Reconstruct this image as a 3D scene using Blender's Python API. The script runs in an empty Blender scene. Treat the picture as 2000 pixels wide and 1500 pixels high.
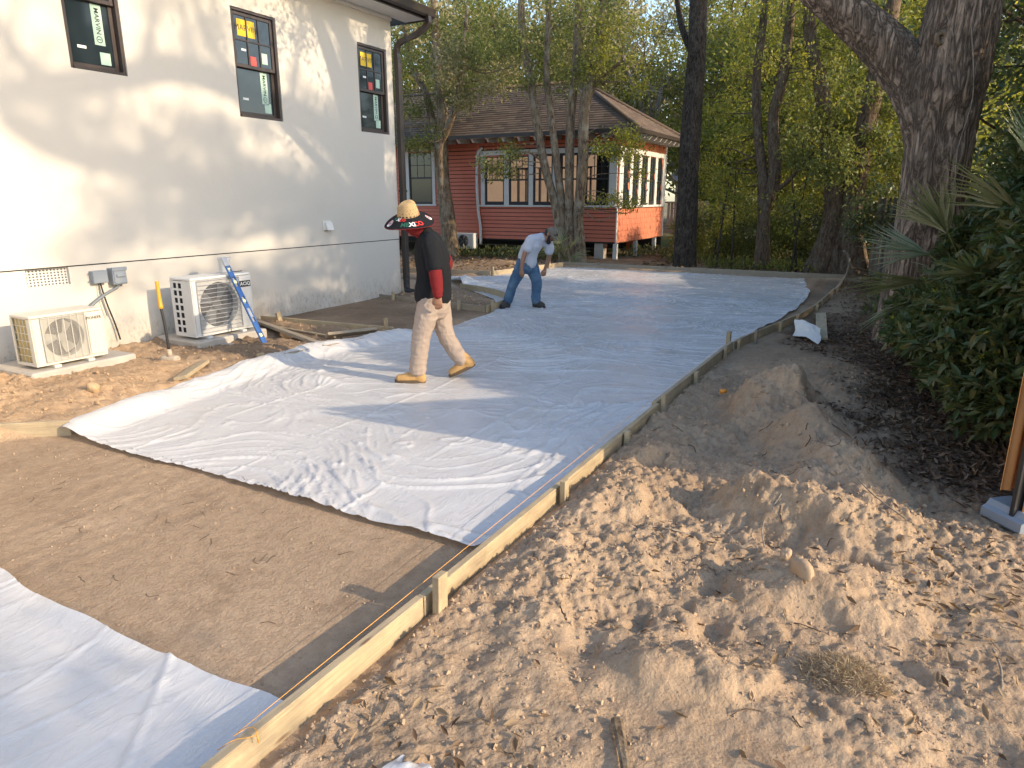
import bpy, math, random
import numpy as np
from mathutils import Vector, Matrix
RS = np.random.RandomState(7)
rnd = random.Random(11)
PI = math.pi
SC = bpy.context.scene
COL = SC.collection
R = math.radians

# ------------------------------------------------------------------ camera, light, exposure
cam_d = bpy.data.cameras.new('camera'); cam = bpy.data.objects.new('camera', cam_d); COL.objects.link(cam)
cam_d.sensor_width = 36; cam_d.lens = 1338 / 2000 * 36
cam.location = (0, 0, 1.8); cam.rotation_euler = (R(90 - 15.2), 0, R(28.7))
cam_d.clip_start = .05; cam_d.clip_end = 600
SC.camera = cam
SUN_EL, SUN_DY = 22.0, .04
SUN_DIR = Vector((-1, -SUN_DY, -math.tan(R(SUN_EL)))).normalized()       # way the light travels
w = bpy.data.worlds.new('World'); SC.world = w; w.use_nodes = True
wn = w.node_tree; bgn = wn.nodes['Background']
sky = wn.nodes.new('ShaderNodeTexSky'); sky.sky_type = 'NISHITA'; sky.sun_disc = False
sky.sun_elevation = R(SUN_EL); sky.sun_rotation = math.atan2(1, SUN_DY)
sky.air_density = 1.0; sky.dust_density = 1.0; sky.ozone_density = 1.0
wn.links.new(sky.outputs[0], bgn.inputs[0]); bgn.inputs[1].default_value = .15
sd = bpy.data.lights.new('sun', 'SUN'); sd.energy = 2.15; sd.angle = R(.5); sd.color = (1, .80, .55)
so = bpy.data.objects.new('sun', sd); COL.objects.link(so); so.rotation_euler = SUN_DIR.to_track_quat('-Z', 'Y').to_euler()
SC.view_settings.view_transform = 'Standard'; SC.view_settings.look = 'None'
SC.view_settings.gamma = 1; SC.view_settings.use_curve_mapping = False
SC.view_settings.exposure = 1.4
SC.cycles.max_bounces = 6; SC.cycles.diffuse_bounces = 4; SC.cycles.transparent_max_bounces = 8
SC.cycles.use_denoising = True

# ------------------------------------------------------------------ helpers
TAB = RS.rand(256, 256) * 2 - 1
def vn(x, y, s=0):
    x = np.asarray(x, float) + s * 17.31; y = np.asarray(y, float) + s * 9.77
    xi = np.floor(x).astype(int); yi = np.floor(y).astype(int); fx = x - xi; fy = y - yi
    fx = fx * fx * (3 - 2 * fx); fy = fy * fy * (3 - 2 * fy)
    a = TAB[xi % 256, yi % 256]; b = TAB[(xi + 1) % 256, yi % 256]
    c = TAB[xi % 256, (yi + 1) % 256]; d = TAB[(xi + 1) % 256, (yi + 1) % 256]
    return (a * (1 - fx) + b * fx) * (1 - fy) + (c * (1 - fx) + d * fx) * fy
def fbm(x, y, o=4, s=0, g=.5):
    r = 0; a = 1
    for k in range(o):
        r = r + a * vn(x * 2 ** k, y * 2 ** k, s + k * 3.7); a *= g
    return r
TB2 = RS.rand(256, 256, 3)
def clods(x, y, cell, s=0):
    '''merged rounded crumbs: height field of random domes'''
    X = x / cell + s * 31.7; Y = y / cell + s * 13.1; xi = np.floor(X).astype(int); yi = np.floor(Y).astype(int); out = np.zeros_like(X)
    for a in (-1, 0, 1):
        for b in (-1, 0, 1):
            t = TB2[(xi + a) % 256, (yi + b) % 256]; r = .25 + .5 * t[..., 2] ** 2; d2 = (X - xi - a - t[..., 0]) ** 2 + (Y - yi - b - t[..., 1]) ** 2
            out = np.maximum(out, np.sqrt(np.clip(r * r - d2, 0, None)) * (t[..., 2] > .25))
    return out * cell
def sst(a, b, x):
    t = np.clip((x - a) / (b - a), 0, 1); return t * t * (3 - 2 * t)

def raw_mesh(name, V, F, mats=None, fm=None, smooth=False):
    """V (n,3) array; F (m,k) int array with k = 3 or 4"""
    V = np.asarray(V, np.float32); F = np.asarray(F, np.int32)
    m = bpy.data.meshes.new(name); k = F.shape[1]
    m.vertices.add(len(V)); m.vertices.foreach_set('co', V.ravel())
    m.loops.add(F.size); m.loops.foreach_set('vertex_index', F.ravel())
    m.polygons.add(len(F)); m.polygons.foreach_set('loop_start', np.arange(0, F.size, k, dtype=np.int32))
    m.polygons.foreach_set('loop_total', np.full(len(F), k, np.int32))
    if fm is not None: m.polygons.foreach_set('material_index', np.asarray(fm, np.int32))
    m.update(calc_edges=True)
    m.polygons.foreach_set('use_smooth', np.full(len(F), smooth, bool))
    for x in (mats if isinstance(mats, (list, tuple)) else [mats]):
        if x is not None: m.materials.append(x)
    return m
def link(name, mesh, parent=None, loc=None, rot=None, sc=None):
    o = bpy.data.objects.new(name, mesh); COL.objects.link(o)
    if parent: o.parent = parent
    if loc is not None: o.location = loc
    if rot is not None: o.rotation_euler = rot
    if sc is not None: o.scale = sc if hasattr(sc, '__len__') else (sc, sc, sc)
    return o
def tag(o, label=None, cat=None, group=None, kind=None):
    if label: o['label'] = label
    if cat: o['category'] = cat
    if group: o['group'] = group
    if kind: o['kind'] = kind
    return o
def thing(name, label, cat, loc=(0, 0, 0), rz=0, group=None):
    o = bpy.data.objects.new(name, None); COL.objects.link(o); o.location = loc; o.rotation_euler = (0, 0, rz)
    o.empty_display_size = .2
    return tag(o, label, cat, group)
def copy_tree(o, parent=None):
    c = o.copy(); COL.objects.link(c); c.parent = parent
    for ch in list(o.children): copy_tree(ch, c)
    return c

class MB:
    def __init__(s): s.v = []; s.f = []; s.m = []; s.sm = []
    def add(s, V, F, mi=0, smooth=False):
        b = len(s.v); s.v += [tuple(map(float, p)) for p in V]
        for f in F: s.f.append(tuple(int(i) + b for i in f)); s.m.append(mi); s.sm.append(smooth)
    def box(s, lo, hi, mi=0, bev=0, M=None):
        x0, y0, z0 = lo; x1, y1, z1 = hi
        if bev <= 0:
            V = [(x, y, z) for x in (x0, x1) for y in (y0, y1) for z in (z0, z1)]
            F = [(0, 1, 3, 2), (4, 6, 7, 5), (0, 4, 5, 1), (2, 3, 7, 6), (0, 2, 6, 4), (1, 5, 7, 3)]
        else:
            b = bev; V = []; idx = {}
            for i, (x, sx) in enumerate(((x0, 1), (x1, -1))):
                for j, (y, sy) in enumerate(((y0, 1), (y1, -1))):
                    for k, (z, sz) in enumerate(((z0, 1), (z1, -1))):
                        idx[i, j, k] = len(V); V += [(x, y + sy * b, z + sz * b), (x + sx * b, y, z + sz * b), (x + sx * b, y + sy * b, z)]
            I = idx; F = []
            for i in (0, 1):
                q = [I[i, 0, 0], I[i, 0, 1], I[i, 1, 1], I[i, 1, 0]]; F.append(q if i == 0 else q[::-1])
                q = [I[0, i, 0] + 1, I[1, i, 0] + 1, I[1, i, 1] + 1, I[0, i, 1] + 1]; F.append(q if i == 0 else q[::-1])
                q = [I[0, 0, i] + 2, I[0, 1, i] + 2, I[1, 1, i] + 2, I[1, 0, i] + 2]; F.append(q if i == 0 else q[::-1])
            for a in (0, 1):
                for c in (0, 1):
                    F.append([I[0, a, c] + 1, I[1, a, c] + 1, I[1, a, c] + 2, I[0, a, c] + 2])
                    F.append([I[a, 0, c], I[a, 1, c], I[a, 1, c] + 2, I[a, 0, c] + 2])
                    F.append([I[a, c, 0], I[a, c, 1], I[a, c, 1] + 1, I[a, c, 0] + 1])
                    for d in (0, 1): F.append([I[a, c, d], I[a, c, d] + 1, I[a, c, d] + 2])
        if M is not None: V = [tuple(M @ Vector(p)) for p in V]
        s.add(V, F, mi)
    def prism(s, poly, axis, a, b, mi=0):
        """poly: 2-D points in the two other axes (in xyz order)"""
        n = len(poly); V = []
        for t in (a, b):
            for p in poly:
                q = list(p); q.insert(axis, t); V.append(q)
        F = [tuple(range(n))[::-1], tuple(range(n, 2 * n))] + [(i, (i + 1) % n, (i + 1) % n + n, i + n) for i in range(n)]
        s.add(V, F, mi)
    def tube(s, P, r, n=8, mi=0, cap=True):
        V, F = tube_arrays(P, r, n)
        s.add(V, F, mi, True)
        b = len(s.v) - len(V)
        if cap:
            for base in (0, len(V) - n):
                s.f.append(tuple(b + base + i for i in range(n))); s.m.append(mi); s.sm.append(False)
    def build(s, name, mats, parent=None, loc=None, rot=None):
        m = bpy.data.meshes.new(name); m.from_pydata(s.v, [], s.f)
        for x in (mats if isinstance(mats, (list, tuple)) else [mats]): m.materials.append(x)
        m.polygons.foreach_set('material_index', s.m); m.polygons.foreach_set('use_smooth', s.sm)
        m.update()
        import bmesh
        bm = bmesh.new(); bm.from_mesh(m); bmesh.ops.recalc_face_normals(bm, faces=bm.faces); bm.to_mesh(m); bm.free()
        return link(name, m, parent, loc, rot)

def crv(P, n):
    """Catmull-Rom resample of points (k,d) to n points"""
    P = np.asarray(P, float)
    if len(P) == 2: t = np.linspace(0, 1, n)[:, None]; return P[0] * (1 - t) + P[1] * t
    Q = np.vstack([2 * P[0] - P[1], P, 2 * P[-1] - P[-2]]); out = []
    for u in np.linspace(0, len(P) - 1 - 1e-9, n):
        i = int(u); t = u - i; a, b, c, d = Q[i], Q[i + 1], Q[i + 2], Q[i + 3]
        out.append(.5 * (2 * b + (c - a) * t + (2 * a - 5 * b + 4 * c - d) * t * t + (3 * b - 3 * c + d - a) * t ** 3))
    return np.array(out)
def frames(P, ref=None):
    T = np.gradient(P, axis=0); T /= np.linalg.norm(T, axis=1)[:, None] + 1e-9
    U = np.zeros_like(P); W = np.zeros_like(P)
    u = np.array(ref if ref is not None else ((1, 0, 0) if abs(T[0][0]) < .8 else (0, 1, 0)), float)
    for i, t in enumerate(T):
        if ref is not None: u = np.array(ref, float)
        u = u - t * u.dot(t); u /= np.linalg.norm(u) + 1e-9; U[i] = u; W[i] = np.cross(t, u)
    return T, U, W
def tube_arrays(P, r, n, rb=None, ref=None, fn=None):
    P = np.asarray(P, float); k = len(P); r = np.broadcast_to(np.asarray(r, float), (k,)); rb = r if rb is None else np.broadcast_to(rb, (k,))
    T, U, W = frames(P, ref); a = np.linspace(0, 2 * PI, n, endpoint=False)
    rr = np.ones((k, n))
    if fn is not None: rr = fn(P, a)
    V = P[:, None, :] + U[:, None, :] * (r[:, None] * rr * np.cos(a))[:, :, None] + W[:, None, :] * (rb[:, None] * rr * np.sin(a))[:, :, None]
    i = np.arange(k - 1)[:, None] * n; j = np.arange(n)[None, :]; j2 = (j + 1) % n
    F = np.stack([i + j, i + j2, i + n + j2, i + n + j], -1).reshape(-1, 4)
    return V.reshape(-1, 3), F
def grid_faces(nx, ny):
    i = np.arange(nx - 1)[:, None] * ny; j = np.arange(ny - 1)[None, :]
    return np.stack([i + j, i + ny + j, i + ny + j + 1, i + j + 1], -1).reshape(-1, 4)

# ------------------------------------------------------------------ materials
class NT:
    def __init__(s, name):
        s.mat = bpy.data.materials.new(name); s.mat.use_nodes = True; s.t = s.mat.node_tree
        s.p = s.t.nodes['Principled BSDF']; s.out = s.t.nodes['Material Output']
    def n(s, typ, ins=None, **kw):
        x = s.t.nodes.new(typ)
        for k, v in kw.items(): setattr(x, k, v)
        for k, v in (ins or {}).items(): s.set(x, k, v)
        return x
    def set(s, x, k, v):
        i = x.inputs[k]
        if isinstance(v, bpy.types.NodeSocket): s.t.links.new(v, i)
        else: i.default_value = (tuple(v) + (1,)) if (hasattr(v, '__len__') and len(v) == 3 and i.type == 'RGBA') else v
    def tc(s, which='Object', scale=None):
        c = s.n('ShaderNodeTexCoord').outputs[which]
        if scale is not None: c = s.n('ShaderNodeMapping', {'Vector': c, 'Scale': scale}).outputs[0]
        return c
    def noise(s, c, sc, det=4, rough=.55, out='Fac', dist=0):
        return s.n('ShaderNodeTexNoise', {'Vector': c, 'Scale': sc, 'Detail': det, 'Roughness': rough, 'Distortion': dist}).outputs[out]
    def ramp(s, f, stops):
        r = s.n('ShaderNodeValToRGB', {'Fac': f}); e = r.color_ramp.elements
        while len(e) > 1: e.remove(e[-1])
        for i, (p, c) in enumerate(stops):
            q = e[0] if i == 0 else e.new(p); q.position = p
            q.color = (c, c, c, 1) if not hasattr(c, '__len__') else tuple(c) + (1,)
        return r.outputs[0]
    def mix(s, f, a, b, typ='MIX'):
        m = s.n('ShaderNodeMix', data_type='RGBA', blend_type=typ); s.set(m, 0, f); s.set(m, 6, a); s.set(m, 7, b); return m.outputs[2]
    def math(s, op, a, b=0): 
        m = s.n('ShaderNodeMath', operation=op); s.set(m, 0, a); s.set(m, 1, b); return m.outputs[0]
    def bump(s, h, st=.3, d=.01, normal=None):
        b = s.n('ShaderNodeBump', {'Height': h, 'Strength': st, 'Distance': d})
        if normal is not None: s.set(b, 'Normal', normal)
        return b.outputs[0]
    def fin(s, col=None, rough=None, nor=None, **kw):
        if col is not None: s.set(s.p, 'Base Color', col)
        if rough is not None: s.set(s.p, 'Roughness', rough)
        if nor is not None: s.set(s.p, 'Normal', nor)
        for k, v in kw.items(): s.set(s.p, k.replace('_', ' '), v)
        return s.mat
def simple(name, col, rough=.6, var=.12, sc=12, bmp=0, metallic=0, spec=.5):
    m = NT(name); c = m.tc(); f = m.noise(c, sc, 5)
    col2 = m.mix(f, [x * (1 - var) for x in col], [min(1, x * (1 + var)) for x in col])
    nor = m.bump(m.noise(c, sc * 6, 4), bmp, .004) if bmp else None
    return m.fin(col2, m.math('ADD', m.math('MULTIPLY', f, .2), rough - .1), nor, Metallic=metallic, Specular_IOR_Level=spec)
def wood(name, c1, c2, sc=1.0, dirt=.6, knots=True):
    m = NT(name); c = m.tc('Object'); oi = m.n('ShaderNodeObjectInfo').outputs['Random']
    cv = m.n('ShaderNodeVectorMath', {0: c, 1: m.n('ShaderNodeCombineXYZ', {'X': m.math('MULTIPLY', oi, 31), 'Y': oi, 'Z': oi}).outputs[0]}, operation='ADD').outputs[0]
    g = m.n('ShaderNodeMapping', {'Vector': cv, 'Scale': (1.3, 22, 22)}).outputs[0]
    f = m.noise(g, 2.2 * sc, 6, .6, dist=.6); col = m.mix(m.ramp(f, [(.3, 0), (.65, 1)]), c1, c2)
    g2 = m.n('ShaderNodeMapping', {'Vector': cv, 'Scale': (6, 150, 150)}).outputs[0]
    f2 = m.noise(g2, 1, 3); col = m.mix(.35, col, m.ramp(f2, [(.3, .35), (.6, 1)]), 'MULTIPLY')
    d = m.ramp(m.noise(cv, 7, 5, .7), [(.45, 0), (.75, dirt)]); col = m.mix(d, col, (.16, .12, .085))
    col = m.mix(m.math('MULTIPLY', oi, .35), col, (.42, .36, .27))
    if knots:
        v = m.n('ShaderNodeTexVoronoi', {'Vector': m.n('ShaderNodeMapping', {'Vector': cv, 'Scale': (2.2, 9, 9)}).outputs[0], 'Scale': 1.0}).outputs['Distance']
        col = m.mix(m.ramp(v, [(.05, .8), (.11, 0)]), col, (.12, .06, .03))
    return m.fin(col, .75, m.bump(m.math('ADD', f, f2), .35, .003))
M = {}
M['pine'] = wood('sawn_pine', (.50, .39, .235), (.38, .28, .155))
M['weather'] = wood('weathered_wood', (.34, .28, .2), (.25, .2, .145), dirt=.5)
M['greywood'] = wood('grey_deck_wood', (.3, .27, .23), (.2, .17, .14), dirt=.4)
M['darkwood'] = wood('dark_fence_wood', (.045, .038, .032), (.03, .025, .02), dirt=.3, knots=False)

def stucco_mat():
    m = NT('stucco'); c = m.tc('Object')
    big = m.noise(c, .8, 5, .6); f = m.noise(m.tc('Object', (1, 1, .35)), 6, 5, .65)
    col = m.mix(big, (.535, .50, .445), (.585, .55, .495)); col = m.mix(m.ramp(f, [(.3, .25), (.7, 0)]), col, (.54, .52, .49))
    sp = m.n('ShaderNodeSeparateXYZ', {0: c}); z = sp.outputs[2]
    splash = m.math('MULTIPLY', m.ramp(z, [(.05, 1), (.55, 0)]), m.ramp(m.noise(m.tc('Object', (1, 1, .45)), 26, 5, .8), [(.50, 0), (.64, 1)]))
    splash = m.math('MULTIPLY', splash, .75)
    low = m.math('MULTIPLY', m.ramp(z, [(.1, .6), (.35, 0)]), m.ramp(m.noise(c, 3.5, 4), [(.35, 0), (.7, 1)]))
    col = m.mix(splash, col, (.26, .2, .14)); col = m.mix(low, col, (.42, .35, .27))
    b = m.bump(m.noise(c, 45, 5, .65), .25, .004); b = m.bump(m.noise(c, 5, 3), .2, .02, b)
    return m.fin(col, .9, b, Specular_IOR_Level=.2)
M['stucco'] = stucco_mat()
M['bronze'] = simple('dark_bronze_metal', (.042, .033, .029), .38, .2, 9, metallic=.1)
M['bronze_win'] = simple('bronze_window_frame', (.05, .037, .033), .4, .15, 9)
M['white'] = simple('white_paint', (.66, .64, .6), .5, .06, 8, .05)
M['trim'] = simple('old_white_trim', (.56, .55, .52), .6, .15, 6, .1)
M['soffit'] = simple('soffit_paint', (.72, .7, .66), .7, .04, 4)
M['black'] = simple('black_rubber', (.018, .018, .019), .55, .2, 10)
M['concrete'] = simple('concrete', (.42, .38, .33), .9, .22, 7, .5)
M['greyplastic'] = simple('grey_plastic', (.22, .25, .29), .45, .1, 9)
M['ac_white'] = simple('ivory_powder_coat', (.56, .53, .46), .42, .06, 5, .03)
M['ac_white2'] = simple('white_powder_coat', (.60, .60, .585), .42, .08, 5, .03)
M['wire'] = simple('pale_wire', (.52, .5, .46), .5, .1, 20)
M['wire2'] = simple('grey_wire', (.40, .40, .41), .5, .1, 20)
M['fan'] = simple('grey_fan_plastic', (.13, .14, .145), .5, .15, 8)
M['fan2'] = simple('pale_fan_plastic', (.34, .33, .3), .5, .15, 8)
M['brassfin'] = simple('golden_coil_fins', (.42, .32, .12), .5, .2, 30, .3)
M['inside'] = simple('dark_cavity', (.02, .021, .023), .8, .2, 8)
M['ink'] = simple('black_print', (.02, .02, .025), .5, .1, 9)
M['redpaint'] = simple('brick_red_siding_paint', (.52, .14, .08), .6, .16, 5, .12)
M['redshingle'] = simple('brick_red_shingle_paint', (.5, .165, .09), .7, .25, 6, .3)
M['level_blue'] = simple('blue_anodised', (.045, .13, .36), .38, .15, 12, metallic=.3)
M['alu'] = simple('worn_aluminium', (.42, .43, .44), .4, .15, 12, metallic=.6)
M['vial'] = simple('pale_yellow_vial', (.7, .72, .4), .3, .1, 12)
M['yellow_grip'] = simple('yellow_grip', (.62, .32, .03), .5, .15, 12)
M['mudsteel'] = simple('muddy_steel', (.4, .33, .25), .8, .3, 22, .5)
M['cup'] = simple('grey_white_bucket_plastic', (.55, .56, .56), .5, .06, 8)
M['orange_cap'] = simple('orange_plastic', (.75, .28, .03), .45, .1, 10)
M['string'] = simple('orange_mason_line', (.78, .38, .08), .7, .1, 10)
M['conduit'] = simple('grey_conduit', (.16, .18, .2), .45, .1, 10)
M['redcloth'] = simple('red_knit', (.17, .020, .022), .9, .2, 60, .4, spec=.1)
M['straw'] = simple('woven_straw', (.50, .35, .18), .8, .35, 90, 1)
M['letter_g'] = simple('green_print', (.015, .09, .06), .7, .1, 9)
M['letter_w'] = simple('white_print', (.75, .75, .78), .7, .1, 9)
M['letter_r'] = simple('red_print', (.62, .03, .025), .7, .1, 9)
M['skin'] = simple('tan_skin', (.30, .15, .09), .5, .14, 25, .15)
M['hair'] = simple('black_hair', (.012, .010, .009), .7, .3, 120, .6)
M['tan_boot'] = simple('tan_nubuck', (.44, .26, .10), .8, .18, 18, .3)
M['sole'] = simple('gum_sole', (.10, .065, .035), .7, .15, 18, .2)
M['dark_shoe'] = simple('charcoal_shoe', (.045, .045, .042), .75, .2, 25, .3)
M['capcloth'] = simple('olive_grey_canvas', (.16, .14, .11), .9, .15, 60, .3)
def cloth(name, col, var=.15, bmp=.35, fade=None):
    m = NT(name); c = m.tc(); f = m.noise(c, 4, 4); col2 = m.mix(f, [x * (1 - var) for x in col], [min(1, x * (1 + var)) for x in col])
    if fade: col2 = m.mix(m.ramp(m.noise(c, 5, 3), [(.45, 0), (.7, .8)]), col2, fade)
    nn = m.bump(m.noise(m.tc('Object', (1, 1, .6)), 9, 3, .5, dist=1.2), bmp, .03); nn = m.bump(m.noise(c, 300, 2), .15, .001, nn)
    return m.fin(col2, .92, nn, Specular_IOR_Level=.15)
M['blackshirt'] = cloth('black_jersey', (.014, .015, .018))
M['khaki'] = cloth('stone_khaki_twill', (.36, .285, .235), .08, .5)
M['denim'] = cloth('washed_denim', (.065, .125, .21), .2, .5, (.16, .25, .35))
M['greytee'] = cloth('pale_grey_jersey', (.52, .54, .60), .06, .35)

def sheet_mat():
    m = NT('white_poly_sheet'); c = m.tc('Object')
    n1 = m.noise(m.tc('Object', (3.2, 1, 1)), 2.6, 6, .62, dist=1.4); n2 = m.noise(m.tc('Object', (1, 2.2, 1)), 8, 5, .6, dist=1.8)
    ridge = m.math('ABSOLUTE', m.math('SUBTRACT', n2, .5)); ridge = m.ramp(ridge, [(0, 1), (.06, .35), (.3, 0)])
    r1 = m.math('ABSOLUTE', m.math('SUBTRACT', n1, .5)); r1 = m.ramp(r1, [(0, 1), (.05, .3), (.3, 0)])
    nn = m.bump(r1, .28, .010); nn = m.bump(ridge, .16, .004, nn); nn = m.bump(m.noise(m.tc('Object', (.35, 1.6, 1)), 18, 3, .5, dist=1.5), .10, .003, nn)
    dirt = m.ramp(m.noise(c, 1.7, 6, .7), [(.5, 0), (.85, .35)])
    col = m.mix(dirt, (.70, .69, .685), (.50, .42, .34))
    m.fin(col, m.math('ADD', .10, m.math('MULTIPLY', m.noise(c, 3, 3), .28)), nn, Specular_IOR_Level=.55)
    tr = m.n('ShaderNodeBsdfTranslucent', {'Color': (.8, .8, .8, 1)})
    mx = m.n('ShaderNodeMixShader', {0: .18, 1: m.p.outputs[0], 2: tr.outputs[0]}); m.t.links.new(mx.outputs[0], m.out.inputs[0])
    return m.mat
M['sheet'] = sheet_mat()

def ground_mat():
    m = NT('sandy_soil'); c = m.tc('Object')
    a = m.n('ShaderNodeAttribute', attribute_name='zone'); sp = m.n('ShaderNodeSeparateColor', {0: a.outputs['Color']})
    litter, clay, grass = sp.outputs[0], sp.outputs[1], sp.outputs[2]
    n1 = m.noise(c, 1.1, 6, .6); n2 = m.noise(c, 14, 6, .65); n3 = m.noise(c, 70, 4, .7)
    col = m.mix(m.ramp(n1, [(.3, 0), (.7, 1)]), (.345, .245, .16), (.46, .335, .225))
    col = m.mix(m.ramp(n2, [(.35, .45), (.6, 0)]), col, (.25, .17, .105))
    col = m.mix(m.ramp(m.noise(c, 3.3, 5, .7), [(.52, 0), (.66, .5)]), col, (.23, .155, .10))
    col = m.mix(m.ramp(n3, [(.62, 0), (.74, .5)]), col, (.56, .46, .34))
    col = m.mix(m.ramp(n3, [(.3, .5), (.42, 0)]), col, (.16, .11, .075))
    cl = m.mix(m.ramp(n2, [(.35, 0), (.65, 1)]), (.40, .255, .15), (.50, .35, .21))
    col = m.mix(m.math('MULTIPLY', clay, m.ramp(n1, [(.3, .35), (.6, 1)])), col, cl)
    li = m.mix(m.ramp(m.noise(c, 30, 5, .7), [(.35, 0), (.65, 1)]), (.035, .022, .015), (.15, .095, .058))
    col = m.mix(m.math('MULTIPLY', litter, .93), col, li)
    gr = m.mix(m.ramp(m.noise(c, 9, 5, .7), [(.35, 0), (.65, 1)]), (.06, .075, .02), (.15, .17, .05))
    col = m.mix(grass, col, gr)
    vo = m.n('ShaderNodeTexVoronoi', {'Vector': c, 'Scale': 75.0, 'Randomness': 1.0}).outputs['Distance']
    nn = m.bump(n2, .5, .022); nn = m.bump(m.noise(c, 34, 5, .7, dist=.5), .6, .016, nn); nn = m.bump(vo, .35, .006, nn); nn = m.bump(n3, .5, .006, nn)
    return m.fin(col, .95, nn, Specular_IOR_Level=.15)
M['ground'] = ground_mat()
def soil_mat(name, c1, c2):
    m = NT(name); c = m.tc('Object'); f = m.noise(c, 9, 5); n3 = m.noise(c, 90, 4)
    return m.fin(m.mix(m.ramp(f, [(.3, 0), (.7, 1)]), c1, c2), .95, m.bump(n3, .5, .005), Specular_IOR_Level=.1)
M['soil'] = soil_mat('crumbled_soil', (.33, .235, .155), (.45, .33, .225))
M['soil_red'] = soil_mat('orange_clay_soil', (.38, .25, .15), (.46, .33, .20))

def bark_mat(name, dark, light, sc=1.0, bmp=.8, lichen=.25):
    m = NT(name); c = m.tc('Object', (1, 1, .22)); n = m.noise(c, 26 * sc, 6, .65, dist=1.3)
    col = m.mix(m.ramp(n, [(.38, 0), (.62, 1)]), dark, light)
    l = m.ramp(m.noise(m.tc(), 3.5, 5, .7), [(.5, 0), (.68, lichen)]); col = m.mix(l, col, (.36, .34, .27))
    return m.fin(col, .95, m.bump(n, bmp, .02), Specular_IOR_Level=.15)
M['bark_oak'] = bark_mat('oak_bark', (.022, .016, .012), (.13, .095, .072), 1.3, 1.0, .18)
def oak_bark():
    m = NT('furrowed_oak_bark'); c = m.tc('Object', (1, 1, .16)); n = m.noise(c, 11, 5, .6, dist=.9); r = m.ramp(m.math('ABSOLUTE', m.math('SUBTRACT', n, .5)), [(0, 0), (.035, .35), (.12, 1)])
    c2 = m.tc('Object', (1, 1, .45)); n2 = m.noise(c2, 42, 5, .7)
    col = m.mix(r, (.075, .053, .038), (.40, .29, .21)); col = m.mix(m.ramp(n2, [(.35, .45), (.6, 0)]), col, (.11, .08, .058))
    col = m.mix(m.ramp(m.noise(m.tc(), 2.1, 4, .6), [(.5, 0), (.7, .3)]), col, (.2, .18, .15))
    return m.fin(col, .95, m.bump(n2, .5, .012, m.bump(r, .8, .03)), Specular_IOR_Level=.15)
M['bark_oak'] = oak_bark()
M['bark_pine'] = bark_mat('dark_pine_bark', (.015, .012, .010), (.085, .068, .055), 1.2, 1, .1)
M['bark_smooth'] = bark_mat('mottled_grey_bark', (.08, .055, .038), (.27, .2, .13), .55, .6, .6)
M['bark_brown'] = bark_mat('brown_bark', (.05, .036, .026), (.17, .12, .08), 1, .7, .2)
M['twig'] = bark_mat('pale_twig', (.16, .13, .1), (.34, .3, .25), 1, .2, .2)

def leaf_mat(name, cols, trans=.35, rough=.5, spec=.4):
    m = NT(name); g = m.n('ShaderNodeNewGeometry').outputs['Random Per Island']
    k = len(cols); col = m.ramp(g, [(i / k, c) for i, c in enumerate(cols)])
    m.fin(col, rough, Specular_IOR_Level=spec)
    tr = m.n('ShaderNodeBsdfTranslucent', {'Color': m.mix(.5, col, (.9, .85, .2), 'OVERLAY')})
    mx = m.n('ShaderNodeMixShader', {0: trans, 1: m.p.outputs[0], 2: tr.outputs[0]}); m.t.links.new(mx.outputs[0], m.out.inputs[0])
    return m.mat
M['leaf_dark'] = leaf_mat('dark_green_leaf', [(.05, .08, .028), (.075, .11, .04), (.11, .14, .05), (.065, .09, .036), (.16, .15, .06)], .3, .42)
M['leaf_mid'] = leaf_mat('mid_green_leaf', [(.10, .125, .032), (.16, .18, .045), (.24, .23, .065), (.11, .135, .04)], .45, .5)
M['leaf_yellow'] = leaf_mat('yellow_green_leaf', [(.20, .21, .035), (.30, .29, .05), (.38, .34, .07), (.15, .17, .035)], .5, .5)
M['leaf_pale'] = leaf_mat('pale_olive_leaf', [(.22, .20, .10), (.32, .28, .15), (.40, .33, .2), (.17, .17, .08)], .4, .6)
M['frond'] = leaf_mat('palmetto_blade', [(.09, .115, .045), (.16, .18, .08), (.26, .26, .15)], .25, .4, .5)
M['dead'] = leaf_mat('dry_leaf', [(.16, .095, .05), (.24, .16, .09), (.34, .25, .16), (.10, .06, .035)], .12, .7, .2)
M['dead_dark'] = leaf_mat('damp_leaf_litter', [(.07, .042, .026), (.13, .082, .05), (.22, .15, .095), (.09, .055, .034)], .1, .6, .3)
M['fibre'] = leaf_mat('root_fibre', [(.36, .28, .18), (.45, .36, .24), (.28, .2, .13)], .1, .8, .1)
M['grass'] = leaf_mat('grass_blade', [(.06, .09, .02), (.1, .13, .035), (.15, .17, .06)], .3, .6, .2)

def glass_mat(name, tint=(.015, .02, .024), mixv=.85, rough=.03):
    m = NT(name); m.fin(tint, rough, Specular_IOR_Level=.6)
    tr = m.n('ShaderNodeBsdfTransparent', {'Color': (.85, .9, .9, 1)})
    mx = m.n('ShaderNodeMixShader', {0: mixv, 1: tr.outputs[0], 2: m.p.outputs[0]}); m.t.links.new(mx.outputs[0], m.out.inputs[0])
    return m.mat
M['glass'] = glass_mat('dark_window_glass', (.02, .03, .036), 1.0, .06)
M['clearglass'] = glass_mat('clear_window_glass', (.02, .022, .024), .22)
def emis(name, col, st, sc=.7):
    m = NT(name); f = m.noise(m.tc(), sc, 2); c = m.mix(f, [x * .7 for x in col], col)
    return m.fin(c, .8, Emission_Color=c, Emission_Strength=st)
M['roomlit'] = emis('glowing_pink_room_wall', (.62, .36, .23), .5, 2.2)  # the room's warm light is put into this wall as emission
M['roomdark'] = simple('dim_room', (.05, .03, .025), .8, .2, 3)
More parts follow.
